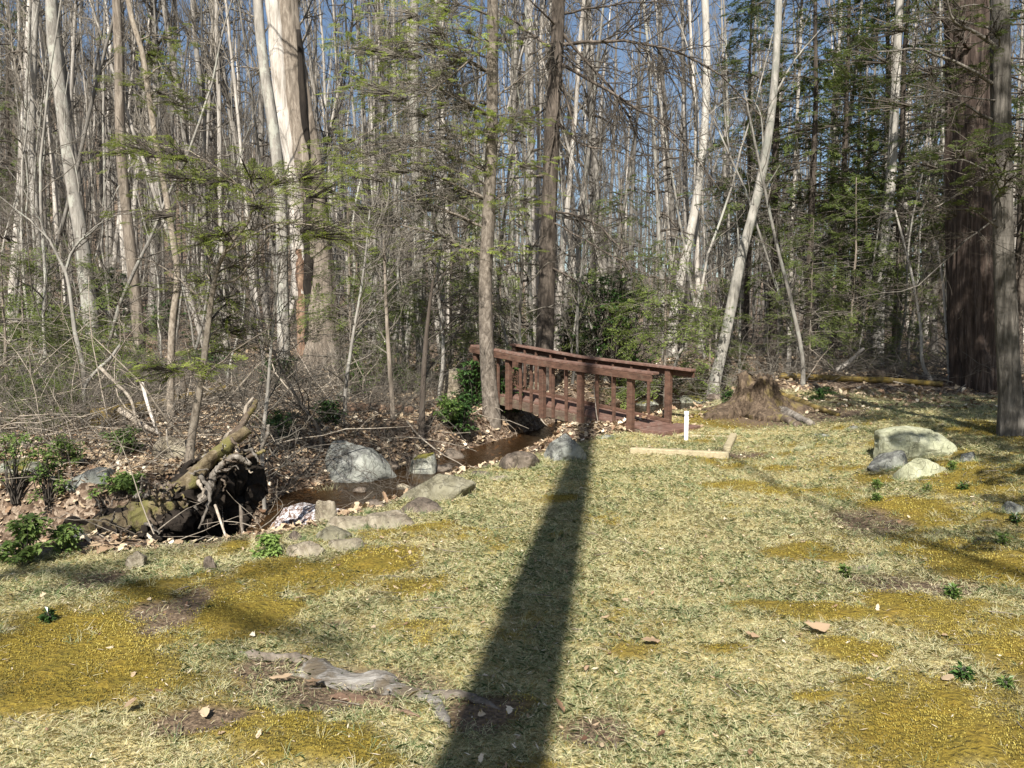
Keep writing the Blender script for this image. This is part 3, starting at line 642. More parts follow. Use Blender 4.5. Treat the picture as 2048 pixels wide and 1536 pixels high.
rock(402, 962, 46, 26, ROCK_GREY, 'grey stone right of the spotted sapling base', .8, 'rocks in the leaf litter')
rock(25, 950, 90, 40, ROCK_MOSS, 'moss covered rock cut by the left edge of the picture', .8, 'rocks in the leaf litter')
rock(906, 795, 40, 52, ROCK_TAN, 'upright lichen spotted stone in the woods left of the bridge', .6, 'rocks in the leaf litter')
rock(1078, 806, 30, 50, ROCK_TAN, 'pointed pale stone seen through the bridge railing', .7, 'rocks in the leaf litter')
rock(690, 800, 44, 24, ROCK_MOSS, 'mossy stone below the big split tree', .8, 'rocks in the leaf litter')
rock(1834, 922, 172, 64, ROCK_PALE, 'large pale green boulder sunk in the lawn by the right trunk', .75, 'rocks in the lawn', 'boulder', ICO5, cuts=12, seed=5)
rock(1790, 940, 104, 32, ROCK_GREY, 'low blue grey rock at the foot of the pale green boulder', .7, 'rocks in the lawn', tilt=-.1)
rock(1856, 960, 104, 42, ROCK_PALE, 'flat olive rock in front of the pale green boulder', .8, 'rocks in the lawn')
rock(1940, 928, 36, 24, ROCK_GREY, 'small round grey rock right of the pale green boulder', .8, 'rocks in the lawn')
rock(1610, 902, 34, 8, ROCK_PALE, 'small flat pale stone in the grass right of the timber bed', .8, 'rocks in the lawn')
rock(1712, 862, 34, 9, ROCK_GREY, 'small stone in the shaded grass above the pale green boulder', .8, 'rocks in the lawn')
rock(1728, 1152, 40, 20, ROCK_TAN, 'small white stone in the mossy lawn at right', .8, 'rocks in the lawn')
rock(2030, 1034, 56, 28, ROCK_GREY, 'grey rock on the mossy slope at the right edge', .8, 'rocks in the lawn')
rock(1570, 932, 26, 6, ROCK_PALE, 'tiny bright stone right of the timber bed corner', .8, 'rocks in the lawn')
rock(1655, 876, 40, 8, ROCK_GREY, 'flat grey stone between stump roots and pale green boulder', .8, 'rocks in the lawn')
rock(1300, 812, 50, 14, ROCK_MOSS, 'mossy creek stone seen under the right handrail', .8)
rock(1395, 806, 60, 14, ROCK_MOSS, 'mossy flat stone in the upstream creek beyond the pipe', .8)
rock(1440, 798, 44, 10, ROCK_WET, 'dark stone in the upstream creek left of the stump', .8)
rock(272, 1138, 50, 34, ROCK_TAN, 'small pale stone held at the lower edge of the root mass', .7, 'rocks in the leaf litter')
rock(418, 1144, 30, 40, ROCK_WET, 'reddish pointed stone in the dark pit before the root mass', .7, 'rocks in the leaf litter')
rock(148, 1085, 34, 26, ROCK_GREY, 'whitish stone left of the root mass', .8, 'rocks in the leaf litter')
rock(1000, 962, 44, 10, ROCK_TAN, 'thin flat tan stone at the lawn edge below the brown wet rock', .8)
rock(590, 1052, 30, 16, ROCK_WET, 'small dark stone above the white water', .8)
rock(720, 985, 30, 10, ROCK_WET, 'tiny dark stone just in front of the large grey boulder', .8)
rock(930, 985, 50, 12, ROCK_TAN, 'low tan stone in the grass behind the right end of the long slab', .7)
rock(780, 940, 44, 16, ROCK_WET, 'dark low stone between the large grey boulder and the lichen yellow rock', .8)
# ---------------------------------------------------------------- wood things
def pts3(pts, Y=None, dY=None):
    if Y is None: Y = gpix(*pts[-1])[1]
    dY = np.zeros(len(pts)) if dY is None else np.asarray(dY, float)
    return np.array([pix(p[0], p[1], Y+d) for p, d in zip(pts, dY)]), Y
def rough_tube(P, R, k=14, ridge=.2, seed=0):
    """single gnarly tube with closed ends"""
    P = np.asarray(P); R = np.asarray(R, float); P = np.vstack([P[:1], P, P[-1:]]); R = np.concatenate([[R[0]*.02], R, [R[-1]*.02]])
    P[0] = P[1]-(P[2]-P[1])*.02; P[-1] = P[-2]+(P[-2]-P[-3])*.02
    V, F, _ = tubes(P[None], R[None], k, ridge=0)
    V = V+ridge*np.repeat(R, k)[:, None]*np.stack([fbm(V[:, 0]*c/np.median(R)*.5+seed, V[:, 1]*c/np.median(R)*.5, V[:, 2]*c/np.median(R)*.5, s=seed+i) for i, c in enumerate((1, 1.1, .9))], -1)*1.6
    return V, F
def log(name, label, pts, wpx, mat, cat='log', group=None, Ys=None, n=30, k=16, ridge=.18, taper=.7, lift=.4, seed=1):
    P = []
    for i, (px, py) in enumerate(pts):
        if Ys is None: q = gpix(px, py+wpx*.5); Y = q[1]; c = pix(px, py, Y); 
        else: c = pix(px, py, Ys[i])
        P.append(c)
    P = smooth_path(P, n); Y = P[:, 1].mean(); r = wpx*.5*Y/F_PX*np.linspace(1, taper, n)
    g = Geo(); b0 = P[0].copy(); b0[2] = H(b0[0], b0[1]); g.add(*rough_tube(P-b0, r, k, ridge, seed)); o = link(name, g.mesh(name, mat), loc=b0)
    return tag(o, label, cat, group)
MOSSLOG = bark('mossy_log_bark', (.05, .04, .02), (.18, .13, .05), (.34, .26, .10), sc=9, vs=.5, bd=.015, patch=(.26, .18, .04), patch_amt=.6)
STUMPM = bark('shaggy_stump_thatch', (.025, .017, .011), (.09, .064, .043), (.21, .155, .105), sc=16, vs=.35, bd=.03, patch=(.15, .115, .045), patch_amt=0)
log('fallen_log', 'thick moss covered fallen log in the leaf litter at left', [(195, 838), (290, 820), (390, 798), (490, 770)], 36, MOSSLOG)
log('fallen_log', 'orange brown rotting log behind the left bank shrubs', [(710, 748), (770, 745), (845, 742)], 22, MOSSLOG)
log('fallen_log', 'low orange rotten log on the leafy bank left of the dark stem', [(700, 818), (760, 815), (822, 822)], 24, WOOD_RED, ridge=.3)
log('fallen_log', 'long reddish log lying behind the stump at right', [(1560, 752), (1680, 757), (1800, 762), (1885, 768)], 14, MOSSLOG)
log('fallen_log', 'short broken dark log with ragged end left of the shaggy trunk', [(1750, 752), (1790, 748), (1830, 758)], 26, ROOTWOOD, ridge=.5)
log('broken_branch', 'pale broken branch pointing up right behind the stump', [(1672, 742), (1700, 722), (1727, 697)], 9, WOOD_PALE, 'branch', Ys=[17, 17, 17])
log('fallen_log', 'leaning broken log end above the mossy log', [(355, 800), (370, 765), (384, 735)], 18, BARK_BROWN, Ys=[12.5, 12.6, 12.7])
BR = 'dead branches in the leaf litter'
for pts, w_, mat, lab, Ys in (
    ([(240, 820), (285, 850), (322, 868)], 14, DEADWOOD, 'pale broken limb stub hanging off the mossy log', [10.3, 10, 9.7]),
    ([(284, 766), (293, 800), (302, 830), (316, 868)], 8, WOOD_PALE, 'split pale stick standing in front of the mossy log', [9.8, 9.7, 9.6, 9.5]),
    ([(200, 735), (235, 770), (262, 800), (272, 840), (280, 882)], 8, DEADWOOD, 'crooked grey branch bending down to the leaves', [10.5, 10.3, 10, 9.8, 9.6]),
    ([(170, 815), (168, 780), (190, 745), (222, 715), (240, 690)], 9, BARK_GREY, 'curved dead limb rising from the log pile', [11, 11, 11, 11.1, 11.2]),
    ([(70, 785), (100, 815), (125, 840)], 14, WOOD_PALE, 'bleached broken log piece at the far left', None),
    ([(0, 893), (50, 888), (72, 890)], 14, DEADWOOD, 'cut tan log end at the left picture edge', None),
    ([(210, 895), (260, 890), (305, 893)], 7, DEADWOOD, 'thin straight stick on leaves left of the pale boulder', None),
    ([(290, 925), (340, 918), (372, 910)], 6, WOOD_PALE, 'whitish stick across the foot of the pale boulder', None),
    ([(395, 858), (440, 850), (480, 840)], 9, DEADWOOD, 'tan branch lying right of the spotted sapling', None),
    ([(0, 1095), (40, 1108), (85, 1135)], 14, DEADWOOD, 'pale forked limb among green weeds at lower left', [5.6, 5.5, 5.3]),
    ([(430, 1010), (447, 1060), (470, 1128)], 6, DEADWOOD, 'thin grey stick leaning in the pit by the root mass', [5.9, 5.7, 5.5]),
    ([(482, 1010), (484, 1060), (492, 1112)], 9, BARK_BROWN, 'stout brown stick leaning beside the white water', [6.4, 6.2, 6.0]),
    ([(235, 935), (242, 975), (247, 1005)], 6, WOOD_PALE, 'upright pale stick left of the orange tan rock', [8.2, 8.0, 7.8]),
    ([(190, 1030), (220, 1000), (245, 975)], 5, WOOD_PALE, 'leaning pale twig above the green weeds', [7.2, 7.3, 7.4]),
    ([(1150, 1282), (1230, 1268), (1330, 1246)], 4, DEADWOOD, 'long thin twig on the lawn right of the shadow', None),
    ([(1640, 1300), (1700, 1290), (1770, 1265)], 5, DEADWOOD, 'thin bent twig on the moss beside the standing oak leaf', None),
    ([(1280, 1478), (1300, 1490), (1316, 1500)], 7, BARK_BROWN, 'short dark stick on bare soil near the bottom', None),
    ([(1545, 1108), (1580, 1106), (1622, 1110)], 5, DEADWOOD, 'short weathered stick in the mid right lawn', None),
    ([(1620, 1192), (1680, 1200), (1720, 1206)], 4, BARK_BROWN, 'dark twig below the small white stone', None),
    ([(90, 1378), (40, 1395), (0, 1420)], 6, DEADWOOD, 'dark stick on moss at the left edge', None)):
    log('dead_branch', lab, pts, w_, mat, 'branch', BR, Ys=Ys, n=14, k=7, ridge=.15, taper=.6)
# exposed weathered root in the lawn
ROOT_TOP = bark('bleached_lawn_root', (.10, .085, .065), (.33, .30, .26), (.60, .57, .52), sc=44, vs=1, vx=.16, bd=.03, patch=(.16, .12, .07), patch_amt=.4)
t = thing('exposed_root', 'grey weathered tree root breaking through the lawn at lower left', 'root', gpix(700, 1380)); t0 = np.array(t.location)
for pts, w0, w1, mat, nm, z_ in (([(575, 1352), (640, 1352), (700, 1368), (760, 1372), (800, 1385)], 66, 54, ROOT_TOP, 'root_burl', -.03), ([(740, 1368), (800, 1382), (850, 1402), (880, 1430), (900, 1462)], 44, 18, ROOT_TOP, 'root_arm', -.002),
                       ([(480, 1312), (530, 1315), (600, 1320), (660, 1330)], 24, 20, BARK_BROWN, 'root_arm', .008), ([(850, 1395), (930, 1395), (1000, 1430)], 30, 16, BARK_BROWN, 'root_arm', .004), ([(660, 1395), (720, 1410), (800, 1425), (840, 1445)], 26, 14, WOOD_RED, 'rotten_edge', .0)):
    P = smooth_path([gpix(*q)+np.array([0, 0, z_]) for q in pts], 44); n = len(P); r = np.linspace(w0, w1, n)*.5*P[:, 1]/F_PX*np.clip(np.minimum(np.arange(n), n-1-np.arange(n))/5., .35, 1)
    g = Geo(); V, F = rough_tube(P-t0, r, 36, .5, 4); V[:, 2] = V[:, 2]*.7; g.add(V, F); link(nm, g.mesh(nm, mat), t)
# stump
p = gpix(1535, 838); p[1] += .5; p[2] = float(H(p[0], p[1])); sc = p[1]/F_PX
STZ = .84
t = thing('tree_stump', 'old shaggy brown stump with spreading mossy roots at the lawn edge', 'stump', p)
k = 96; zz = np.linspace(-.1, .66, 60); an = np.arange(k)*2*math.pi/k
A, Z = np.meshgrid(an, zz); lob = .5+.5*np.cos(A*5+1.0+.6*np.sin(A*2)); 
Rr = (.27+.60*np.exp(-np.maximum(Z, 0)/.20)*(.22+.95*lob))*(1+.42*fbm(np.cos(A)*2.2, np.sin(A)*2.2, Z*2.5, s=5)+.10*vn(np.cos(A)*14, np.sin(A)*14, Z*3, 9))
Rr = Rr*np.where(Z > .56, np.sqrt(np.clip((.70-Z)/.12, .12, 1)), 1); Z2 = Z+.30*fbm(np.cos(A)*1.6, np.sin(A)*1.6, s=6)*sm(.15, .66, Z)+.10*vn(np.cos(A)*5, np.sin(A)*5, 0*A, 8)*sm(.3, .66, Z)
V = np.stack([Rr*np.cos(A)*.98, Rr*np.sin(A)*.75, Z2*STZ], -1).reshape(-1, 3); i = np.arange(60*k).reshape(60, k)
F = np.stack([i[:-1], np.roll(i[:-1], -1, 1), np.roll(i[1:], -1, 1), i[1:]], -1).reshape(-1, 4)
g = Geo(); g.add(V, F); rg = V[-k:]; ce = rg.mean(0)-[0, 0, .03]; mid_ = (rg+ce)/2+np.random.default_rng(4).normal(0, .012, rg.shape); q_ = np.arange(k); q2_ = (q_+1) % k
g.add(np.vstack([rg, mid_, ce[None]]), np.stack([q_, q2_, k+q2_, k+q_], -1)); g.F[-1] = g.F[-1]; g.add(np.vstack([mid_, ce[None]]), np.stack([q_, q2_, np.full(k, k)], -1))
# shaggy thatch of hanging fibres
m = 3800; q = rng.integers(4*k, 56*k, m); B = V[q]; D = nrm(np.stack([B[:, 0], B[:, 1], 0*B[:, 0]], -1)*.7+np.array([0, 0, -.75])+rng.normal(0, .45, (m, 3)))
P, R2 = grow(rng, B+D*0.0, D, rng.uniform(.03, .09, m), np.full(m, .004), 2, .25, -.1, .4); Vt, Ft, _ = tubes(P, R2, 3); g.add(Vt, Ft)
link('stump_body', g.mesh('stump_body', STUMPM), t)
for pts, w0, w1, mat in (([(1500, 812), (1545, 822), (1590, 838), (1625, 852)], 34, 14, ROOT_GREY), ([(1560, 795), (1610, 812), (1660, 828), (1680, 834)], 24, 8, MOSSLOG), ([(1520, 825), (1560, 840), (1600, 855)], 26, 16, ROOTWOOD), ([(1480, 820), (1450, 832), (1430, 838)], 20, 8, STUMPM)):
    P = smooth_path([gpix(*q)+np.array([0, .05, .02]) for q in pts], 22); r = np.linspace(w0, w1, 22)*.5*P[:, 1]/F_PX
    g = Geo(); g.add(*rough_tube(P-p, r, 12, .3, 6)); link('stump_root', g.mesh('stump_root', mat), t)
CRUST = bark('earthy_moss_crust', (.05, .035, .02), (.17, .13, .075), (.33, .27, .18), sc=14, vs=1, bd=.03, patch=(.17, .16, .05), patch_amt=.5)
# upturned root mass
p0 = pix(330, 1120, 6.3); t = thing('upturned_root_mass', 'upturned tangle of earthy roots leaning over a dark pit by the creek', 'root mass', p0)
g = Geo()
for j, (px, py, rx, ry, Y) in enumerate(((190, 1095, 58, 44, 5.75), (255, 1075, 62, 50, 5.85), (320, 1060, 60, 58, 6.0), (370, 1020, 56, 66, 6.2), (415, 975, 54, 66, 6.4), (455, 950, 36, 46, 6.6), (488, 925, 26, 28, 6.8), (485, 975, 40, 62, 6.8), (445, 1040, 50, 62, 6.6), (395, 1095, 66, 56, 6.5), (310, 1115, 66, 44, 6.4))):
    V, F = ICO5; sc = Y/F_PX; V = V*[rx*sc, rx*sc*.9, ry*sc]; V = V+np.stack([fbm(V[:, 0]*7+j, V[:, 1]*7, V[:, 2]*7, s=j+i*7, o=6) for i in range(3)], -1)*rx*sc*.75
    (g).add(V+pix(px, py, Y)-p0, F)
ra = link('soil_mass', g.mesh('soil_mass', SOIL), t)
g = Geo()
for j, (px, py, rx, ry, Y) in enumerate(((190, 1072, 50, 22, 5.72), (250, 1040, 54, 26, 5.85), (315, 1018, 46, 22, 6.0), (355, 1000, 34, 24, 6.1))):
    V, F = ICO4; sc = Y/F_PX; V = V*[rx*sc, rx*sc*.9, ry*sc]; V = V+np.stack([fbm(V[:, 0]*6+j, V[:, 1]*6, V[:, 2]*6, s=30+j+i*7, o=5) for i in range(3)], -1)*rx*sc*.6
    g.add(V+pix(px, py, Y)-p0, F)
link('mossy_crust', g.mesh('mossy_crust', CRUST), t)
rr = np.random.default_rng(12)
RT = [([(140, 1105), (190, 1062), (250, 1035), (320, 1012), (370, 970), (410, 925), (450, 880), (485, 845)], 64, 26, 5.75, 6.4), ([(170, 1130), (240, 1100), (300, 1040), (345, 985), (400, 925), (445, 885)], 20, 20, 5.9, 6.6), ([(345, 985), (400, 935), (450, 890), (478, 850), (502, 800)], 26, 9, 6.2, 6.7),
      ([(430, 930), (455, 880), (495, 850), (500, 815), (512, 795)], 12, 5, 6.5, 6.8), ([(360, 1040), (400, 1000), (430, 950), (470, 920), (488, 930)], 24, 8, 6.1, 6.3), ([(300, 1080), (350, 1060), (400, 1010), (440, 960)], 30, 10, 6.0, 6.4),
      ([(250, 1095), (310, 1090), (350, 1050), (372, 1030)], 24, 12, 5.8, 6.1), ([(480, 930), (520, 900), (528, 870), (532, 850)], 12, 6, 6.9, 6.9), ([(440, 1000), (470, 960), (500, 900), (525, 895)], 14, 6, 6.6, 6.8), ([(400, 950), (420, 980), (412, 1020), (395, 1060)], 10, 4, 6.1, 5.9)]
for j in range(56):
    a = rr.uniform(0, 1); bx, by = 200+a*290+rr.normal(0, 12), 1075-a*185+rr.normal(0, 18); L = rr.uniform(18, 70); th = rr.uniform(-2.3, -.4) if j % 3 else rr.uniform(.2, 1.8)
    c = [(bx, by)]
    for q in range(4): th += rr.normal(0, .55); c.append((c[-1][0]+math.cos(th)*L/4, c[-1][1]-math.sin(th)*L/4))
    RT.append((c, rr.uniform(4, 10), 2, 5.75+a*.65, 5.65+a*.65+rr.uniform(-.4, .1)))
for j, (pts, w0, w1, Y0, Y1) in enumerate(RT):
    n = 60 if w0 > 13 else 26; P = smooth_path([pix(q[0], q[1], Y0+(Y1-Y0)*i/(len(pts)-1)) for i, q in enumerate(pts)], n)-p0
    P[1:] += np.cumsum(rr.normal(0, .005, (n-1, 3)), 0)
    g = Geo(); g.add(*rough_tube(P, np.linspace(w0, w1, n)*.5*Y0/F_PX, 20 if w0 > 14 else 9, .6, j)); link('root', g.mesh('root', CRUST if j == 0 else ROOT_GREY if j % 3 == 1 or j in (1, 9) else (DEADWOOD if j % 11 == 3 else ROOTWOOD)), t)
# ---------------------------------------------------------------- trees
def crown_geo(r_, tP, tR, n1, n2, n3, t0, t1=.98, a1=1.0, l1=2.2, up=.06, k1=5, flat=0., rmin=.004):
    """limbs, branches and twigs along a trunk"""
    g = Geo()
    S, D, L, r0 = spawn(r_, tP[None], tR[None], n1, t0, t1, a1, 1, .45, flat)
    L = l1*r_.uniform(.5, 1.3, n1)*(.6+.6*r_.uniform(0, 1, n1)); P1, R1 = grow(r_, S, D, L, np.minimum(r0, L*.022+.006), 7, .16, up, .3); g.add(*tubes(P1, np.maximum(R1, rmin), k1)[:2])
    if n2:
        S, D, L, r0 = spawn(r_, P1, R1, n2, .2, 1, .75, .5, .6); P2, R2 = grow(r_, S, D, L, r0, 5, .18, up, .35); g.add(*tubes(P2, np.maximum(R2, rmin*.8), 3)[:2])
    if n3:
        S, D, L, r0 = spawn(r_, P2, R2, n3, .15, 1, .7, .55, .65); P3, R3 = grow(r_, S, D, L, r0, 3, .2, up, .5); g.add(*tubes(P3, np.maximum(R3, rmin*.65), 3)[:2])
    return g
def trunk_geo(r_, h, r, k=12, n=20, wob=.012, bend=.0, flare=.35, ridge=.10):
    z = np.linspace(0, 1, n)**1.15*h; P = np.zeros((n, 3)); P[:, 2] = z-.15; th = r_.uniform(0, 6.28)
    dx = np.cumsum(r_.normal(0, wob, (n, 2)), 0)*h/n*1.6; P[:, :2] = dx-dx[0]; P[:, 0] += bend*np.sin(z/h*math.pi)*math.cos(th); P[:, 1] += bend*np.sin(z/h*math.pi)*math.sin(th)
    R = r*(1-.82*(z/h)**1.1)*(1+flare*np.exp(-z/(r*3)))
    V, F, _ = tubes(P[None], R[None], k, ridge=ridge, rs=int(r_.integers(90))); g = Geo(); g.add(V, F); return g, P, R
VAR = {}
def variant(kind, i):
    r_ = np.random.default_rng(hash((kind, i)) % 1000 if False else {'pole': 100, 'wide': 200, 'dead': 300, 'sapling': 400, 'fork': 500}[kind]+i)
    if kind == 'pole':
        tg, P, R = trunk_geo(r_, 21, .15, wob=.022, bend=.25); b = crown_geo(r_, P, R, 30, 170, 900, .38, .99, .75, 2.4, .07); b.merge(crown_geo(r_, P, R, 12, 30, 40, .06, .45, 1.35, .9, -.02))
    elif kind == 'wide':
        tg, P, R = trunk_geo(r_, 23, .24, k=14, wob=.025, bend=.3); b = crown_geo(r_, P, R, 26, 200, 1000, .32, .99, .8, 3.6, .06); b.merge(crown_geo(r_, P, R, 8, 20, 30, .08, .4, 1.3, 1.2, 0))
    elif kind == 'dead':
        tg, P, R = trunk_geo(r_, 15, .12, wob=.02, bend=.2); b = crown_geo(r_, P, R, 60, 220, 320, .05, .98, 1.45, 1.5, -.035, 4)
    elif kind == 'sapling':
        tg, P, R = trunk_geo(r_, 7.5, .035, k=7, n=14, wob=.05, bend=.3, ridge=.03); b = crown_geo(r_, P, R, 22, 100, 320, .18, .99, .8, 1.3, .05, 4, rmin=.003)
    else:
        tg, P, R = trunk_geo(r_, 19, .16, wob=.02, bend=.3)
        i0 = 9; Q = smooth_path([P[i0], P[i0]+[.5, .2, 1.2], P[i0]+[1.2, .5, 5], P[i0]+[1.6, .4, 10]], 14); RQ = np.linspace(R[i0]*.8, .03, 14)
        tg.add(*tubes(Q[None], RQ[None], 10)[:2]); b = crown_geo(r_, P, R, 18, 90, 360, .4, .99, .75, 2.4, .07); b.merge(crown_geo(r_, Q, RQ, 16, 80, 300, .2, .99, .75, 2.2, .07))
    return tg, b
TRM = {'pole': BARK_FAR, 'wide': BARK_FAR, 'dead': BARK_GREY, 'sapling': BARK_GREY, 'fork': BARK_FAR}
for kd, n_ in (('pole', 5), ('wide', 3), ('dead', 3), ('sapling', 5), ('fork', 2)):
    for i in range(n_):
        tg, b_ = variant(kd, i); VAR[kd, i] = (tg.mesh('trunk', TRM[kd]), b_.mesh('branches', TWIG if kd != 'dead' else TWIG_DK))
def put_tree(kd, i, x, y, s, sr, rz, tilt, label, group, name='bare_tree', cat='tree', mats=None):
    tm, bm_ = VAR[kd, i]
    r = thing(name, label, cat, (x, y, float(H(x, y))-.05), group, rz); r.rotation_euler = (tilt[0], tilt[1], rz)
    r.scale = (sr, sr, s)
    for nm, me in (('trunk', tm), ('branches', bm_)): link(nm, me, r)
    return r
# individual woodland trees
rt = np.random.default_rng(2024); placed = []
KEY_KEEP = [(-4.5, 17), (.9, 15.5), (4.6, 17), (-.4, 11.8), (8.9, 14.8), (-1.9, 18), (-10.5, 20)]
def ok(x, y, dmin):
    pp = 1024+1539*x/y
    if (abs(pp-615) < 60 and y < 19) or (abs(pp-1095) < 30 and y < 17) or (abs(pp-1470) < 60 and y < 17.5): return False
    for a, b_ in placed+KEY_KEEP:
        if (x-a)**2+(y-b_)**2 < dmin*dmin: return False
    d, wz, hw, bw = creek(np.array([x]), np.array([y]))
    return d[0] > hw[0]+.5
cnt = {'L': 0, 'C': 0, 'R': 0}; n_tr = 0; tries = 0
while n_tr < 285 and tries < 9000:
    tries += 1
    y = math.sqrt(rt.uniform(18.5**2, 50**2)); x = rt.uniform(-.72, .72)*y
    if x > 3 and y < 22 and rt.uniform() < .6: continue
    if not ok(x, y, .9+.012*y): continue
    placed.append((x, y)); n_tr += 1
    u = rt.uniform(); kd = 'pole' if u < .55 else 'wide' if u < .65 else 'fork' if u < .74 else 'dead'
    if x > .22*y and rt.uniform() < .3: kd = 'dead'
    i = int(rt.integers({'pole': 5, 'wide': 3, 'dead': 3, 'fork': 2}[kd])); z = 'L' if x < -.2*y else 'R' if x > .25*y else 'C'
    sr = rt.uniform(.34, .85) if kd != 'wide' else rt.uniform(.5, .85)
    place_ = {'L': 'on the left hillside beyond the creek', 'C': 'in the middle of the wood behind the bridge', 'R': 'in the wood at right behind the stump'}[z]
    place_ += ', '+('near its edge' if y < 27 else 'halfway in' if y < 38 else 'far back'); look = {'pole': 'slender bare grey', 'wide': 'stout bare grey', 'fork': 'forked bare grey', 'dead': 'dark twiggy leafless'}[kd]
    put_tree(kd, i, x, y, rt.uniform(.75, 1.15), sr, rt.uniform(0, 6.28), rt.normal(0, .065, 2), look+' tree '+place_, look+' trees '+place_)
# saplings of the understory
n_s = 0; tries = 0
while n_s < 150 and tries < 4000:
    tries += 1
    y = math.sqrt(rt.uniform(13.5**2, 34**2)); x = rt.uniform(-.72, .6)*y
    e = np.interp(x, EDX, EDY)
    if y < e+2.5 or not ok(x, y, .6): continue
    placed.append((x, y)); n_s += 1
    z = ('left hillside' if x < -.2*y else 'middle of the wood' if x < .25*y else 'right side of the wood')+(' nearest the creek' if y < 19 else ' a few steps in' if y < 26 else ' far in')
    put_tree('sapling', int(rt.integers(5)), x, y, rt.uniform(.6, 1.3), rt.uniform(.55, 1.15), rt.uniform(0, 6.28), rt.normal(0, .12, 2), 'thin bare sapling in the '+z, 'thin bare saplings in the '+z, 'sapling')
# far wood that reads as one mass
rf = np.random.default_rng(77); m = 1500
y = np.sqrt(rf.uniform(48**2, 150**2, m)); x = rf.uniform(-.8, .8, m)*y; z = H(x, y)
h = rf.uniform(13, 21, m); n = 7
S = np.stack([x, y, z-.3], -1); P, R = grow(rf, S, np.stack([rf.normal(0, .05, m), rf.normal(0, .05, m), np.ones(m)], -1), h, rf.uniform(.06, .15, m), n, .035, .02, .2)
gT = Geo(); gT.add(*tubes(P, R, 5)[:2], mi=0)
S, D, L, r0 = spawn(rf, P, R, 18000, .42, .98, .75, .16, .4); P1, R1 = grow(rf, S, D, L, np.maximum(r0, .02), 4, .16, .07, .35); gT.add(*tubes(P1, np.maximum(R1, .012), 3)[:2], mi=1)
S, D, L, r0 = spawn(rf, P1, R1, 100000, .1, 1, .7, .6, .7); P2, R2 = grow(rf, S, D, L, r0, 2, .2, .06, .6); gT.add(*tubes(P2, np.maximum(R2, .009), 3)[:2], mi=1)
tag(link('far_wood', gT.mesh('far_wood', [BARK_FAR, TWIG])), 'dense far wood of bare grey trees fading up the hillside', 'trees', kind='stuff')

# hemlocks: conifer variants
def hemlock_geo(r_, h, r, n1, l1, f0=.12, needle=NEEDLE, nf=1.0, sl=.05, sw=.011, dead=0):
    tg, P, R = trunk_geo(r_, h, r, k=10, wob=.02)
    b = Geo(); t = np.sort(r_.uniform(f0, .97, n1)); k = t*(len(P)-1); k0 = k.astype(int); S = P[k0]+(P[k0+1]-P[k0])*(k-k0)[:, None]
    az = r_.uniform(0, 6.28, n1); D = np.stack([np.cos(az), np.sin(az), r_.normal(.18, .12, n1)], -1); L = l1*(1.05-t)**.6*r_.uniform(.6, 1.2, n1)
    P1, R1 = grow(r_, S, D, L, L*.010+.005, 7, .08, -.045, .25); b.add(*tubes(P1, R1, 4)[:2])
    S, D2, L2, r0 = spawn(r_, P1, R1, int(n1*5), .25, .95, .85, .42, .6, .85); P2, R2 = grow(r_, S, D2, L2, r0, 4, .1, -.04, .4); b.add(*tubes(P2, R2, 3)[:2])
    f = Geo(); m = int(n1*5*nf); q = r_.choice(len(P2), m, replace=m > len(P2)); s = r_.integers(1, 4, m)
    C = P2[q, s]; Df = nrm(P2[q, s+1]-P2[q, s])+r_.normal(0, .25, (m, 3))*[1, 1, .3]
    f.merge(fronds(r_, C, Df, r_.uniform(.28, .55, m), 6, 4, sl, sw))
    C = P1[:, -1]; f.merge(fronds(r_, C, nrm(P1[:, -1]-P1[:, -2]), r_.uniform(.3, .6, n1), 6, 4, sl, sw))
    if dead:
        S, D, Ld, rd = spawn(r_, P[None], R[None], dead, .04, max(f0, .2)+.15, 1.45, 1, .3); Ld = r_.uniform(.5, 1.6, dead); Pd, Rd = grow(r_, S, D, Ld, np.full(dead, .010), 5, .12, -.04, .4); b.add(*tubes(Pd, Rd, 3)[:2])
        S, D, Ld, rd = spawn(r_, Pd, Rd, dead*6, .2, 1, .8, .4, .7); Pd, Rd = grow(r_, S, D, Ld, rd, 3, .2, 0, .6); b.add(*tubes(Pd, np.maximum(Rd, .003), 3)[:2])
    return tg, b, f
HV = {}
for nm, args in {'tall_a': (31, 15, .13, 110, 2.6, .36, NEEDLE_DK, .5, .06, .014, 70), 'tall_b': (32, 13, .11, 100, 2.2, .30, NEEDLE_DK, .6, .06, .014, 60), 'tall_c': (36, 16, .14, 130, 2.8, .22, NEEDLE_DK, .6, .06, .014, 40),
                 'young_a': (33, 4.2, .045, 60, 1.7, .1, NEEDLE_MID, 1.0, .04, .009, 0), 'young_b': (34, 3.0, .035, 46, 1.5, .06, NEEDLE_MID, 1.0, .036, .008, 0), 'young_c': (35, 5.2, .05, 64, 1.8, .2, NEEDLE_MID, .6, .04, .009, 10)}.items():
    tg, b_, f_ = hemlock_geo(np.random.default_rng(args[0]), *args[1:]); dk = nm[0] == 't'
    HV[nm] = (tg.mesh('trunk', BARK_DARK if dk else BARK_BROWN), b_.mesh('branches', TWIG_DK if dk else TWIG), f_.mesh('foliage', [args[6], TWIG_DK if dk else TWIG]))
def put_hemlock(nm, px, Y, label, group=None, s=1, rz=0, tilt=(0, 0), x=None):
    X = pix(px, 700, Y)[0] if x is None else x
    r = thing('hemlock_tree', label, 'evergreen tree', (X, Y, float(H(X, Y))-.05), group, rz); r.rotation_euler = (tilt[0], tilt[1], rz); r.scale = (s, s, s)
    for n_, me in zip(('trunk', 'branches', 'foliage'), HV[nm]): link(n_, me, r)
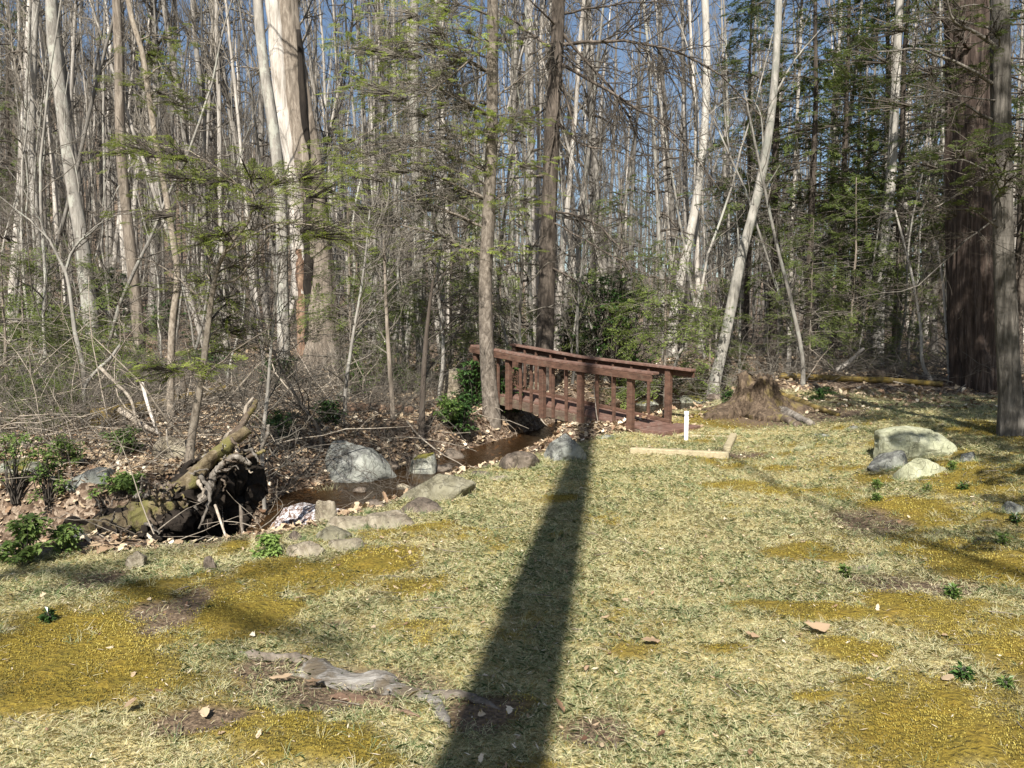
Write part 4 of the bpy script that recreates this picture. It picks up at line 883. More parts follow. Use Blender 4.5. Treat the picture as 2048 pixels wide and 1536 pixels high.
for nm, px, Y, s, rz, lab in (('tall_a', 1548, 22, 1.0, .3, 'tall dark hemlock right of the leaning pale tree'), ('tall_b', 1612, 21, 1.05, 2, 'tall dark hemlock behind the stump with bare lower twigs'), ('tall_a', 1668, 24, .95, 4, 'thin dark hemlock stem left of centre in the right wood'),
                              ('tall_b', 1757, 25, 1.1, 1, 'slim dark hemlock behind the pale broken branch'), ('tall_c', 1790, 22, .9, 5, 'dense dark hemlock left of the shaggy trunk'), ('tall_c', 1870, 26, 1.0, 3, 'dark hemlock just behind the shaggy red trunk'),
                              ('tall_c', 2035, 18, 1.0, 1.3, 'dense dark hemlock at the right picture edge'), ('tall_b', 1700, 31, 1.0, 2.5, 'distant dark hemlock between slim trunks at right'),
                              ('tall_b', 40, 33, 1.1, 5, 'tall dark hemlock on the far left hillside'), ('tall_a', 1490, 30, .95, 5.5, 'distant hemlock seen beside the leaning pale tree')):
    put_hemlock(nm, px, Y, lab, 'tall dark hemlocks', s, rz)
put_hemlock('tall_c', 0, 8.8, 'dark hemlock just outside the right edge whose boughs reach into the picture', 'tall dark hemlocks', .95, .7, x=8.9)
put_hemlock('tall_c', 0, 2.4, 'unseen hemlock added outside the frame to shade the ground round the stump', 'tall dark hemlocks', .95, 4.1, x=5.4)  # out of view, added to throw dense shade on the right ground
put_hemlock('tall_c', 0, 6.6, 'unseen hemlock added out of frame beside the mossy rise for its shade', 'tall dark hemlocks', .85, 5.1, x=7.6)  # second unseen tree put in only to deepen that shade
put_hemlock('tall_c', 0, 4.6, 'dark hemlock shading the right side of the lawn', 'tall dark hemlocks', .9, 2.7, x=6.6)
for nm, px, Y, s, rz, lab in (('young_a', 1330, 17, 1.0, 0, 'bushy young hemlock right behind the bridge handrail'), ('young_c', 1240, 18.5, .95, 2, 'loose young hemlock behind the middle of the bridge'), ('young_a', 1420, 19, .8, 4, 'young hemlock left of the leaning pale tree'),
                              ('young_b', 50, 15.5, 1.0, 1, 'low spreading hemlock at the left picture edge'), ('young_b', 130, 17, 1.05, 3, 'low hemlock behind the forked sapling'), ('young_b', 10, 13.5, 1.0, 4.1, 'spreading hemlock cut by the left picture edge'), ('young_b', 240, 14, .8, 5.1, 'low hemlock left of the mossy log'), ('young_b', 60, 10.5, .55, 2.2, 'small bright hemlock seedling low at far left'),
                              ('young_a', 770, 16, .75, 2, 'young hemlock right of the big split tree'), ('young_c', 700, 15.5, .8, 5, 'thin young hemlock close beside the big split tree'), ('young_c', 900, 17, .9, 4.2, 'thin hemlock in shade left of the bridge'),
                              ('young_c', 1700, 18, .9, 3.3, 'sparse young hemlock behind the reddish log'), ('young_a', 1790, 19, .8, .4, 'pale green young hemlock left of the shaggy trunk'), ('young_c', 1620, 17.5, .7, 1.4, 'small twiggy hemlock right behind the stump'), ('young_c', 1000, 19, .9, 2.2, 'young hemlock between the two bridge trunks')):
    put_hemlock(nm, px, Y, lab, 'young hemlocks of the understory', s, rz)

# named trees traced from their trunks
def key_tree(label, pts, w0, w1, mat, Y=None, top=18, k=22, limbs=(), clumps=(), cl_rad=.42, nf=9, needle=NEEDLE, twm=TWIG, twigs=(14, 60, 140), ext=True, name='tree', cat='tree', flare=.25, ridge=.10, seed=0, dYs=None, crown=None, fs=(.018, .0042), cl_off=.25, low=1.0):
    P, Y = pts3(pts, Y, dYs); r_ = np.random.default_rng(1000+seed); base = P[-1].copy(); base[2] = float(H(base[0], base[1])); sc = Y/F_PX
    Pv = P[::-1]; Rv = np.linspace(w1, w0, len(P))*.5*sc
    if ext:
        q = Pv[-1]; d = nrm(Pv[-1]-Pv[-2]); d = nrm(d+[0, 0, 1.2]); Hh = top
        Pv = np.vstack([Pv, q+d*Hh*.4, q+d*Hh*.8+[.2, .1, 0]]); Rv = np.concatenate([Rv, [Rv[-1]*.6, Rv[-1]*.12]])
    Pv = np.vstack([base-[0, 0, .25], Pv]) if Pv[0][2] > base[2]-.2 else Pv; Rv = np.concatenate([Rv[:1], Rv]) if len(Rv) < len(Pv) else Rv
    S_ = smooth_path(np.hstack([Pv, Rv[:, None]]), 70 if ext else 46); tP, tR = S_[:, :3]-base, np.maximum(S_[:, 3], .004)
    tR = tR*(1+flare*np.exp(-np.maximum(tP[:, 2], 0)/(tR[0]*2.2)))
    t = thing(name, label, cat, base)
    V, F, _ = tubes(tP[None], tR[None], k, ridge=ridge, rs=seed+3); g = Geo(); g.add(V, F); link('trunk', g.mesh('trunk', mat), t)
    b = Geo(); f = Geo(); LP, LR = [], []
    def limb(path3, r0):
        Q = smooth_path(path3, 12); Q[1:-1] += r_.normal(0, .012, (10, 3))*np.linalg.norm(Q[-1]-Q[0])*.35; LP.append(Q); LR.append(np.linspace(r0, max(r0*.22, .003), 12))
    for l in limbs:
        lp, wl = l[0], l[1]; dy = l[2] if len(l) > 2 else 0
        limb([pix(q[0], q[1], Y+dy*i/(len(lp)-1))-base for i, q in enumerate(lp)], wl*.5*sc)
    for c in clumps:
        px, py, rad = c[:3]; dy = c[3] if len(c) > 3 else r_.uniform(-cl_rad, cl_rad)*1.5
        C = pix(px, py, Y+dy)-base; hd = np.hypot(C[0]-tP[:, 0], C[1]-tP[:, 1]); k_ = int(np.argmin(np.abs(tP[:, 2]-(C[2]-.15*hd*low)))); s0 = tP[k_]
        mid = (s0+C)/2+[0, 0, .12*np.linalg.norm(C-s0)]; limb([s0, mid, C], min(tR[k_]*.55, .006+.008*np.linalg.norm(C-s0)))
        rr_ = rad*sc; m = max(6, int(2.5*nf*(rad/45)**1.4)); u = r_.normal(0, .55, (m, 3))*[rr_*1.7, rr_*1.5, rr_*.75]
        B0 = C+u; dirs = nrm(u*[1, 1, .2]/rr_+nrm(C-s0)*.5+r_.normal(0, .4, (m, 3))*[1, 1, .5]); f.merge(fronds(r_, B0-dirs*.1, dirs, r_.uniform(.6, 1.3, m)*min(.20, rr_*.8+.05), 8, 5, *fs))
        mids = (B0+C)/2+r_.normal(0, .04, (m, 3)); Pc = np.stack([np.broadcast_to(s0*.25+C*.75, B0.shape), mids, B0-dirs*.08], 1); b.add(*tubes(Pc, np.repeat([[.006, .004, .002]], m, 0), 3)[:2])
    n1, n2, n3 = twigs
    if LP:
        LPa, LRa = np.array(LP), np.array(LR)
        for q_ in range(len(LP)): gl = Geo(); gl.add(*tubes(LPa[q_:q_+1], LRa[q_:q_+1], 7)[:2]); link('limb', gl.mesh('limb', mat), t)
        S, D, L, r0 = spawn(r_, LPa, LRa, len(LP)*n1, .15, 1, .8, .3, .55, .3); P2, R2 = grow(r_, S, D, L, r0, 5, .14, -.02, .35); b.add(*tubes(P2, np.maximum(R2, .0022), 4)[:2])
        S, D, L, r0 = spawn(r_, P2, R2, len(LP)*n2, .15, 1, .75, .5, .6); P3, R3 = grow(r_, S, D, L, r0, 3, .18, -.01, .5); b.add(*tubes(P3, np.maximum(R3, .0016), 3)[:2])
    if crown is not None or ext:
        n1c, n2c, n3c, t0, l1 = crown or (26, 150, 450, .5, 2.6); b.merge(crown_geo(r_, tP, tR, n1c, n2c, n3c, t0, .98, .9, l1, .03))
    if b.n: link('branches', b.mesh('branches', twm), t)
    if f.n: link('foliage', f.mesh('foliage', [needle, twm]), t)
    return t, base, tP, tR
# big split tree: brown shell, bleached dead strip, near-black strip painting the shade of the hollow
t, base, tP, tR = key_tree('huge old split tree with a bleached strip and dark hollow cleft', [(562, -60), (572, 60), (588, 180), (604, 290), (618, 400), (628, 500), (636, 620), (641, 738)], 56, 76, BARK_BROWN, top=12, k=40, flare=.2, ridge=.16, seed=1, limbs=(([(575, 135), (530, 138), (470, 132)], 7),))
Yk = base[1]
for nm, pts, w0, w1, mat, dy in (('dead_wood', [(541, -110), (548, 20), (557, 120), (566, 220), (580, 310), (594, 420), (600, 520), (604, 600)], 28, 34, WOOD_PALE, -.27), ('rotten_strip', [(598, 500), (603, 580), (606, 640), (607, 715)], 20, 26, WOOD_RED, -.38), ('hollow', [(597, 60), (607, 220), (613, 320), (616, 420), (618, 520), (616, 620), (616, 715)], 8, 32, HOLLOW_SHADE, -.33)):
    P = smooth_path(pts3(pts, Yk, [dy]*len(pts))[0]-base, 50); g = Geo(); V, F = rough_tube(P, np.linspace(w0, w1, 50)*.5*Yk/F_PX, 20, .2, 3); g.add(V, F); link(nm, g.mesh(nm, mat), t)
key_tree('smooth grey trunk standing close left of the huge split tree', [(513, -60), (520, 60), (532, 160), (546, 250), (556, 340), (562, 430), (564, 560), (568, 705)], 19, 24, BARK_GREY, Y=16.2, seed=2)
K3 = key_tree('tall dark dead tree behind the bridge with long drooping bare limbs', [(1118, -60), (1116, 60), (1109, 180), (1102, 300), (1097, 450), (1093, 600), (1089, 700), (1086, 800)], 24, 35, DARKBROWN, Y=15.6, seed=3, twm=TWIG_DK, twigs=(22, 170, 0), ridge=.16,
    limbs=(([(1122, 28), (1200, 14), (1280, 4), (1380, 12)], 5, .6), ([(1124, 90), (1200, 82), (1300, 88), (1400, 125), (1470, 180), (1530, 240)], 7, -.8), ([(1122, 128), (1190, 165), (1270, 215), (1350, 270), (1440, 380)], 7, -1.2), ([(1120, 60), (1180, 130), (1240, 200), (1300, 330), (1330, 420)], 6, -.6),
           ([(1108, 100), (1050, 60), (1000, 25), (950, 10)], 6, .5), ([(1100, 210), (1050, 250), (1010, 320)], 4, .3), ([(1100, 230), (1170, 290), (1240, 305), (1310, 350)], 5, -.8), ([(1096, 340), (1050, 330), (1010, 400)], 4, -.5), ([(1094, 350), (1050, 355), (995, 357)], 5, -.4),
           ([(1098, 420), (1180, 440), (1240, 500), (1270, 580)], 5, -1.0), ([(1096, 532), (1150, 560), (1200, 610)], 5, -.8), ([(1094, 530), (1060, 528), (1040, 522)], 4, 0), ([(1122, 150), (1145, 250), (1180, 420), (1200, 520)], 4, -.6), ([(1116, 30), (1118, 120), (1112, 230), (1098, 330)], 8, -.25), ([(1096, 440), (1170, 480), (1290, 545), (1400, 590)], 4, -1.3), ([(1122, 60), (1080, 20), (1040, -20)], 6, -.6)))
key_tree('grey brown hemlock trunk standing before the left end of the bridge', [(986, -60), (985, 100), (983, 300), (976, 450), (971, 560), (972, 660), (977, 760), (983, 836)], 20, 31, SPOT2, seed=4, twm=TWIG, twigs=(22, 150, 0), ridge=.08, top=10,
    limbs=(([(985, 80), (930, 130), (850, 190), (700, 290)], 4, -.8), ([(985, 140), (920, 170), (840, 150)], 4, -.5), ([(984, 200), (1050, 150), (1110, 100)], 4, .5), ([(980, 330), (900, 290), (800, 300), (690, 330)], 4, -1.0), ([(975, 440), (900, 400), (840, 380)], 3, -.6), ([(978, 290), (1040, 240), (1090, 180)], 3, .4)),
    clumps=((850, 60, 60), (800, 110, 55), (740, 100, 55), (700, 95, 35), (760, 190, 50), (880, 120, 50), (925, 60, 45), (1020, 78, 40), (1040, 230, 35), (925, 210, 45), (880, 330, 45), (760, 335, 50), (700, 350, 35), (960, 330, 50), (820, 230, 40), (910, 395, 45), (1020, 410, 35), (1060, 245, 30), (1060, 400, 30), (870, 20, 60), (700, 420, 35), (760, 440, 40), (930, 490, 40), (1010, 500, 35), (820, 400, 40), (960, 260, 40), (790, 30, 60), (860, 150, 50), (720, 170, 45), (680, 300, 40), (780, 280, 45), (650, 470, 40), (840, 500, 40), (1060, 330, 35), (990, 250, 35)), nf=12)
key_tree('pale smooth tree leaning right behind the lawn edge', [(1560, -60), (1554, 80), (1541, 240), (1517, 380), (1484, 510), (1457, 640), (1440, 720), (1428, 768)], 13, 23, LEAN, seed=5, Y=17.2, limbs=(([(1530, 330), (1500, 200), (1480, 195), (1400, 240)], 4), ([(1545, 200), (1590, 120), (1640, 60)], 5), ([(1500, 460), (1520, 400), (1560, 330)], 4)))
key_tree('light brown straight trunk left of the bridge', [(829, -60), (828, 150), (830, 330), (836, 480), (841, 620), (846, 722)], 15, 26, BARK_GREY, seed=6, Y=17)
key_tree('thick reddish brown trunk with shaggy peeling bark at right', [(1932, -60), (1934, 120), (1936, 260), (1938, 420), (1944, 580), (1950, 700), (1956, 778)], 68, 82, BARK_CEDAR, seed=7, k=72, flare=.3, ridge=.2, Y=14.8, top=10, twm=TWIG_DK, limbs=(([(1975, 120), (1900, 60), (1830, -20)], 9, -1.5),))
key_tree('grey furrowed trunk at the right edge standing on the mossy rise', [(2000, -60), (2001, 150), (2004, 380), (2010, 560), (2017, 720), (2022, 878)], 30, 42, FURROW, seed=8, k=30, Y=8.45, twm=TWIG_DK, top=10, ridge=.13, flare=.3, needle=NEEDLE_DK, nf=6,
    limbs=(([(2000, 110), (1960, 70), (1905, 40), (1890, -40)], 10, -.5), ([(2000, 330), (1930, 380), (1850, 420), (1760, 425)], 4, -.6), ([(2004, 430), (1930, 480), (1850, 560), (1700, 600)], 4, -.5), ([(2003, 200), (1900, 190), (1800, 160)], 4, -.8)),
    clumps=((1960, 290, 40, -.9), (2030, 300, 40, -.8), (1960, 350, 40, -.7), (2020, 350, 30, -.8), (1900, 300, 40, -.5), (1940, 160, 40), (1870, 240, 45), (1820, 140, 45), (1760, 60, 50), (1700, 110, 45), (1880, 420, 40), (1830, 330, 40), (1760, 200, 40), (1990, 60, 40), (1900, 20, 50)))
key_tree('smooth grey tree curving from upper left down to the hillside', [(100, -60), (107, 80), (125, 220), (146, 380), (163, 480), (178, 600), (184, 660)], 20, 29, BARK_GREY, Y=17.5, seed=9)
key_tree('straight grey tree in the left wood with rough bark', [(230, -60), (238, 120), (242, 300), (255, 440), (268, 560), (277, 665)], 16, 23, BARK_BROWN, Y=18, seed=10)
key_tree('slim pale tree near the left picture edge', [(76, -60), (68, 100), (64, 300), (72, 450), (82, 600)], 12, 15, BARK_PALE, Y=22, seed=11)
key_tree('very pale straight trunk seen between the two bridge trunks', [(1057, -60), (1060, 240), (1062, 440), (1064, 640)], 14, 18, WOOD_PALE, Y=26, seed=12)
key_tree('pale tall tree with swaying trunk in the middle right wood', [(1408, -60), (1413, 150), (1407, 290), (1393, 400), (1374, 500), (1352, 600), (1345, 660)], 13, 19, BARK_PALE, Y=24, seed=13)
key_tree('thin leaning tree crossing behind the stump', [(1488, 180), (1519, 330), (1556, 500), (1586, 620), (1606, 735)], 4, 9, BARK_GREY, Y=15.5, ext=False, seed=14, crown=(16, 70, 160, .35, .9), k=9)
key_tree('pale trunk of the shaggy tree', [(1790, 200), (1780, 380), (1766, 500), (1757, 655), (1756, 700)], 16, 22, BARK_PALE, Y=21, seed=15)
# foreground saplings
key_tree('crooked spotted sapling with bright hemlock boughs beside the root mass', [(505, 395), (498, 440), (465, 480), (434, 540), (426, 580), (414, 670), (405, 745), (392, 825), (381, 900), (378, 945)], 5, 18, BARK_SPOT, seed=16, ext=False, k=16, crown=(10, 30, 60, .5, .5), twm=TWIG_DK, name='hemlock_sapling', fs=(.014, .0032), low=.6, nf=12, flare=.15, twigs=(12, 60, 0),
    limbs=(([(434, 545), (400, 470), (392, 400), (360, 370)], 6, .3), ([(428, 570), (470, 560), (520, 500), (570, 450), (640, 440)], 5, -.4), ([(400, 760), (470, 700), (540, 650), (560, 600)], 4, -.3), ([(420, 610), (360, 560), (300, 520), (240, 520)], 4, .2), ([(402, 770), (450, 800), (520, 840), (560, 900)], 4, -.5)),
    clumps=((350, 350, 50), (420, 355, 50), (500, 345, 45), (560, 360, 45), (630, 345, 45), (660, 385, 40), (440, 468, 42, -.4), (400, 475, 35, -.4), (300, 430, 35), (260, 290, 40), (330, 300, 35), (520, 410, 45), (470, 530, 40), (640, 460, 40), (680, 460, 35), (400, 560, 40), (460, 600, 40), (330, 740, 35, -.2), (300, 735, 30, -.2), (430, 700, 40), (410, 730, 30), (470, 660, 40), (450, 640, 30)))
key_tree('slender pale sapling curving up left of the spotted sapling', [(250, -60), (262, 30), (284, 103), (299, 200), (313, 290), (330, 380), (345, 471), (355, 560), (346, 640), (342, 730), (342, 848)], 9, 15, BARK_SPOT, seed=17, twm=TWIG, name='hemlock_sapling', top=3, crown=(10, 30, 60, .4, .7), twigs=(10, 40, 0), k=14, flare=.1,
    clumps=((300, 110, 45), (340, 75, 35), (320, 180, 50), (290, 165, 35), (360, 205, 40), (380, 200, 25), (350, 130, 30), (240, 300, 30)), nf=9)
key_tree('small forked sapling with pale lower stem at far left', [(128, 533), (137, 567), (143, 608), (150, 665), (165, 725), (170, 812)], 6, 9, BARK_GREY, seed=18, ext=False, name='forked_sapling', k=10, flare=.1, twm=TWIG_DK, twigs=(14, 60, 0),
    limbs=(([(130, 545), (92, 471), (34, 420), (0, 393)], 6, -.2), ([(130, 545), (154, 488), (191, 457), (215, 415), (240, 370)], 6, .2), ([(92, 471), (60, 400), (10, 330)], 3, -.2), ([(170, 470), (210, 440), (290, 420)], 3, .1)))
key_tree('dark slim stem standing on the leafy bank left of the bridge', [(866, 560), (856, 640), (849, 720), (845, 800), (843, 880)], 5, 15, BARK_DARK, seed=19, ext=False, k=12, name='sapling', crown=(14, 50, 90, .3, .8), twm=TWIG_DK)
key_tree('thin grey sapling stem above the orange rotten log', [(768, 480), (772, 600), (775, 660), (780, 740), (786, 838)], 5, 10, BARK_BROWN, seed=20, ext=False, k=10, name='sapling', crown=(16, 60, 120, .3, .9))
key_tree('thin bare multi twigged sapling leaning over the root mass', [(560, 520), (550, 620), (540, 720), (534, 800), (526, 870)], 3, 8, BARK_GREY, Y=8.2, seed=21, ext=False, k=8, name='sapling', crown=(26, 120, 260, .1, .9))
key_tree('arching bare sapling over the pool', [(470, 480), (500, 600), (545, 700), (590, 790), (640, 870)], 3, 7, BARK_BROWN, Y=9.6, seed=22, ext=False, k=8, name='sapling', crown=(24, 110, 220, .15, .9), twm=TWIG_DK)
key_tree('bare twiggy sapling right of the mossy log', [(740, 420), (725, 560), (705, 680), (690, 800)], 3, 8, BARK_GREY, Y=11, seed=23, ext=False, k=8, name='sapling', crown=(24, 110, 260, .15, 1.1))
key_tree('pale thin sapling before the shaggy trunk', [(1790, 420), (1826, 560), (1842, 660), (1850, 740), (1862, 760)], 4, 8, BARK_PALE, Y=15.5, seed=24, ext=False, k=8, name='sapling', crown=(20, 60, 120, .2, .8))
key_tree('white thin stem just left of the shaggy trunk base', [(1872, 480), (1885, 560), (1892, 650), (1898, 740), (1900, 765)], 4, 8, WOOD_PALE, Y=15.2, seed=25, ext=False, k=8, name='sapling', crown=(16, 50, 100, .2, .7))
# trees standing behind the camera (they throw the long shadows)
t, base, tP, tR = None, None, None, None
def back_tree(x, y, r, h, label, limbs=(), seed=0, crown=(26, 160, 500, .42, 3.0)):
    r_ = np.random.default_rng(seed); t = thing('tree', label, 'tree', (x, y, float(H(x, y)))); tg, P, R = trunk_geo(r_, h, r, k=24, wob=.004, flare=.2); link('trunk', tg.mesh('trunk', BARK_GREY), t)
    b = crown_geo(r_, P, R, crown[0], crown[1], crown[2], crown[3], .98, .9, crown[4], .03)
    for pts, r0 in limbs:
        Q = smooth_path(np.array(pts)-[x, y, 0], 14); b.add(*tubes(Q[None], np.linspace(r0, r0*.3, 14)[None], 8)[:2])
        S, D, L, rr0 = spawn(r_, Q[None], np.linspace(r0, r0*.3, 14)[None], 14, .2, 1, .8, .3, .6); P2, R2 = grow(r_, S, D, L, rr0, 5, .14, 0, .35); b.add(*tubes(P2, R2, 4)[:2])
    link('branches', b.mesh('branches', TWIG), t)
back_tree(-.86, -3.0, .255, 21, 'straight tree behind the viewer whose trunk shadow crosses the lawn', (), 1, (22, 120, 400, .80, 2.4))
back_tree(3.6, -10.8, .18, 24, 'tree behind the viewer shading the right side of the lawn', ((((3.6, -10.8, 10.2), (2.7, -9.2, 11.0), (1.5, -7.2, 11.4), (.8, -5.4, 12.2), (.6, -4.2, 13.5)), .075), (((3.6, -10.8, 9.8), (4.1, -8.3, 10.4), (3.5, -6.8, 10.7), (2.4, -5.9, 10.9), (.8, -5.8, 11.2)), .06)), 2, (26, 150, 500, .5, 3.0))
back_tree(-6.2, -12.0, .2, 24, 'tree behind the viewer at left whose limb shades the moss', ((((-6.2, -12, 10), (-5.6, -10.2, 12), (-4.9, -8.6, 13), (-3.8, -9.4, 13.3), (-2.7, -10.6, 13.8)), .13),), 3, (26, 150, 500, .6, 2.6))

# ---------------------------------------------------------------- evergreen shrubs and weeds
def shrub(label, px, py, wpx, hpx, mat, nt_=90, leaf=(.085, .015), stem=TWIG_DK, name='evergreen_shrub', cat='shrub', group=None, seed=0, whorl=7, droop=-.25, fill=1.0):
    p = gpix(px, py); sc = p[1]/F_PX; r_ = np.random.default_rng(3000+seed+int(px)); w_, h_ = wpx*sc*.5, hpx*sc
    n = nt_; tip = np.stack([r_.normal(0, .45, n)*w_, r_.normal(0, .4, n)*w_, h_*r_.uniform(.12, 1.0, n)**.8], -1)
    kk = 1-.35*(tip[:, 2]/h_)**2; tip[:, :2] *= kk[:, None]
    root = r_.normal(0, .08, (n, 3))*[w_, w_, 0]; mid = root*.6+tip*.45+[0, 0, .05]+r_.normal(0, .05, (n, 3))*h_
    P = np.stack([smooth_path([root[i], mid[i], tip[i]], 6) for i in range(n)]); t = thing(name, label, cat, p, group)
    rs = max(.012*h_, .0025); g = Geo(); V, F, _ = tubes(P, np.repeat(np.linspace(rs, .0018, 6)[None], n, 0), 4); g.add(V, F); link('stems', g.mesh('stems', stem), t)
    nodes = np.concatenate([P[:, -1], P[:, -2], P[:, -1]-[0, 0, .02]]); m = len(nodes); K = whorl
    az = r_.uniform(0, 6.28, (m, 1))+np.arange(K)*2*math.pi/K+r_.normal(0, .2, (m, K)); el = r_.normal(droop, .35, (m, K))
    D = np.stack([np.cos(az)*np.cos(el), np.sin(az)*np.cos(el), np.sin(el)], -1).reshape(-1, 3); B = np.repeat(nodes, K, 0)+D*.01
    S = np.stack([-np.sin(az), np.cos(az), r_.normal(0, .35, (m, K))], -1).reshape(-1, 3)
    V, F = quads(B, D, leaf[0]*r_.uniform(.6, 1.25, len(B)), S*leaf[1], fold=np.array([0, 0, leaf[1]*.5])); g = Geo(); g.add(V, F, np.repeat(np.clip(r_.normal(.5, .25, len(B)), 0, 1), 4)); link('leaves', g.mesh('leaves', mat, smooth=False), t)
G1 = 'evergreen shrubs in the wood'
for a in (('bright leaved rhododendron right beside the dark tree behind the bridge', 1150, 745, 80, 150, RHODO_BR, 110, (.11, .02)), ('dark rhododendron behind the middle of the bridge railing', 1225, 762, 170, 215, RHODO, 230, (.11, .02)),
          ('dark glossy rhododendron on the left hillside', 215, 665, 150, 130, RHODO, 170, (.13, .022)), ('dark rhododendron thicket at the left picture edge', 60, 690, 150, 120, RHODO, 150, (.12, .02)), ('rhododendron mound behind the mossy log', 420, 760, 130, 60, RHODO, 110, (.09, .017)), ('dark laurel clump below the huge split tree', 560, 775, 110, 60, RHODO, 90, (.08, .016)), ('low laurel clump above the large grey boulder', 660, 850, 80, 50, RHODO, 60, (.06, .013)), ('small hillside laurel above the far left ledge rock', 90, 820, 130, 70, RHODO_BR, 80, (.06, .012)), ('leafy laurel between the mossy log and the grey boulder', 560, 880, 90, 60, RHODO, 60, (.05, .011)), ('sparse laurel above the grey ledge rock', 250, 905, 90, 50, RHODO_BR, 44, (.05, .011)), ('laurel sprouts right of the thin grey sapling', 890, 850, 70, 60, RHODO_BR, 50, (.05, .011)), ('low rhododendron between left trunks', 330, 680, 90, 80, RHODO, 90, (.12, .02)), ('laurel bush growing at the foot of the trunk before the bridge', 1010, 842, 70, 110, RHODO, 70, (.075, .015)), ('dark laurel bush hiding the far left end of the bridge', 940, 816, 70, 95, RHODO, 60, (.08, .016)),
          ('low laurel on the leafy bank above the stream', 920, 875, 90, 80, RHODO, 90, (.07, .014)), ('small laurel shrub left of the thin grey sapling', 715, 800, 60, 80, RHODO_BR, 60, (.08, .015)), ('laurel bush behind the dark slim stem', 960, 805, 50, 90, RHODO, 60, (.08, .015)),
          ('laurel shrub above the orange rotten log', 800, 790, 60, 60, RHODO_BR, 50, (.07, .014)), ('green laurel seedling left of the stump', 1455, 812, 30, 30, RHODO, 20, (.07, .012)), ('dark low laurel right of the stump', 1640, 800, 70, 26, RHODO, 30, (.06, .012)), ('leafy laurel bush left of the spotted sapling', 420, 700, 110, 60, RHODO, 70, (.1, .018))):
    shrub(*a, group=G1)
G2 = 'fresh green weeds along the lower left'
for a in (('light green leafy weed at the left picture edge', 30, 1010, 110, 150, WEED, 30, (.04, .010)), ('tall thin weed with green leaves left of the root mass', 100, 1020, 100, 140, WEED, 22, (.05, .012)), ('green weed patch at lower left corner of the creek bank', 55, 1130, 130, 100, WEED, 36, (.05, .014)),
          ('bright green ferny weed on top of the root mass', 250, 1035, 120, 46, WEED, 40, (.05, .012)), ('fresh green weed patch beside the pinkish wedge rock', 540, 1115, 74, 45, WEED, 30, (.04, .012)), ('green weed right of the whitish stone', 130, 1110, 70, 60, WEED, 20, (.045, .012)), ('yellow green sprouts above the grey ledge rock', 130, 930, 90, 60, WEED, 36, (.04, .01))):
    shrub(*a, group=G2, name='weed', cat='weed')
G3 = 'small green seedlings in the mossy lawn'
for px, py, w_, lab in ((1753, 985, 26, 'leftmost green seedling below the olive rock'), (1855, 987, 24, 'dark green seedling right of the leftmost seedling'), (1925, 985, 22, 'green seedling on the mossy rise right of two others'), (1903, 948, 22, 'green seedling touching the olive rock'), (2030, 1050, 40, 'bushy seedling beside the grey rock at the right edge'),
                        (2005, 1095, 32, 'green seedling below the bushy seedling near the right edge'), (1753, 1008, 16, 'tiny seedling under the leftmost seedling'), (1925, 1365, 30, 'green seedling with broad leaves at lower right'), (2010, 1382, 18, 'little seedling near the lower right edge'), (1905, 1200, 22, 'dark seedling in the right shade band'), (95, 1255, 30, 'dark green tuft on moss at lower left'), (1690, 1155, 16, 'small seedling left of the small white stone')):
    shrub(lab, px, py, w_*(.6+.5*((px*7)%10)/10), w_*(.4+.5*((px*3)%10)/10), (RHODO_BR, WEED, RHODO)[px % 3], 5+px % 5, (.026+.002*(px % 9), .006+.0007*(px % 6)), group=G3, name='seedling', cat='seedling', whorl=6, droop=.2)
# grass tufts by the creek
def tuft(label, px, py, wpx, hpx, n=260, green=.3):
    p = gpix(px, py); sc = p[1]/F_PX; r_ = np.random.default_rng(int(px)); B = np.stack([r_.normal(0, .3, n)*wpx*sc*.5, r_.normal(0, .2, n)*wpx*sc*.5, np.zeros(n)], -1)
    D = nrm(r_.normal(0, .5, (n, 3))+[0, 0, 1]); P, R = grow(r_, B, D, r_.uniform(.6, 1.2, n)*hpx*sc, np.full(n, .003), 4, .1, -.22, .3); V, F, _ = tubes(P, R, 3)
    g = Geo(); g.add(V, F, np.repeat(np.where(r_.uniform(0, 1, n) < green, r_.uniform(0, .3, n), r_.uniform(.45, .9, n)), 15)); o = link('grass_tuft', g.mesh('grass_tuft', GRASSM), loc=p); tag(o, label, 'grass tuft', 'grass tufts by the water')
tuft('yellow green grass tuft across the creek behind the pipe', 1395, 785, 80, 34, 300, .5)
tuft('dry straw tuft drooping over the tan upright rock', 655, 1003, 40, 34, 260, .05)
tuft('small green tuft at the pool outlet', 735, 1032, 30, 16, 120, .7)
tuft('dry grass tuft on the mossy mound right of the bridge', 1440, 815, 60, 20, 160, .3)
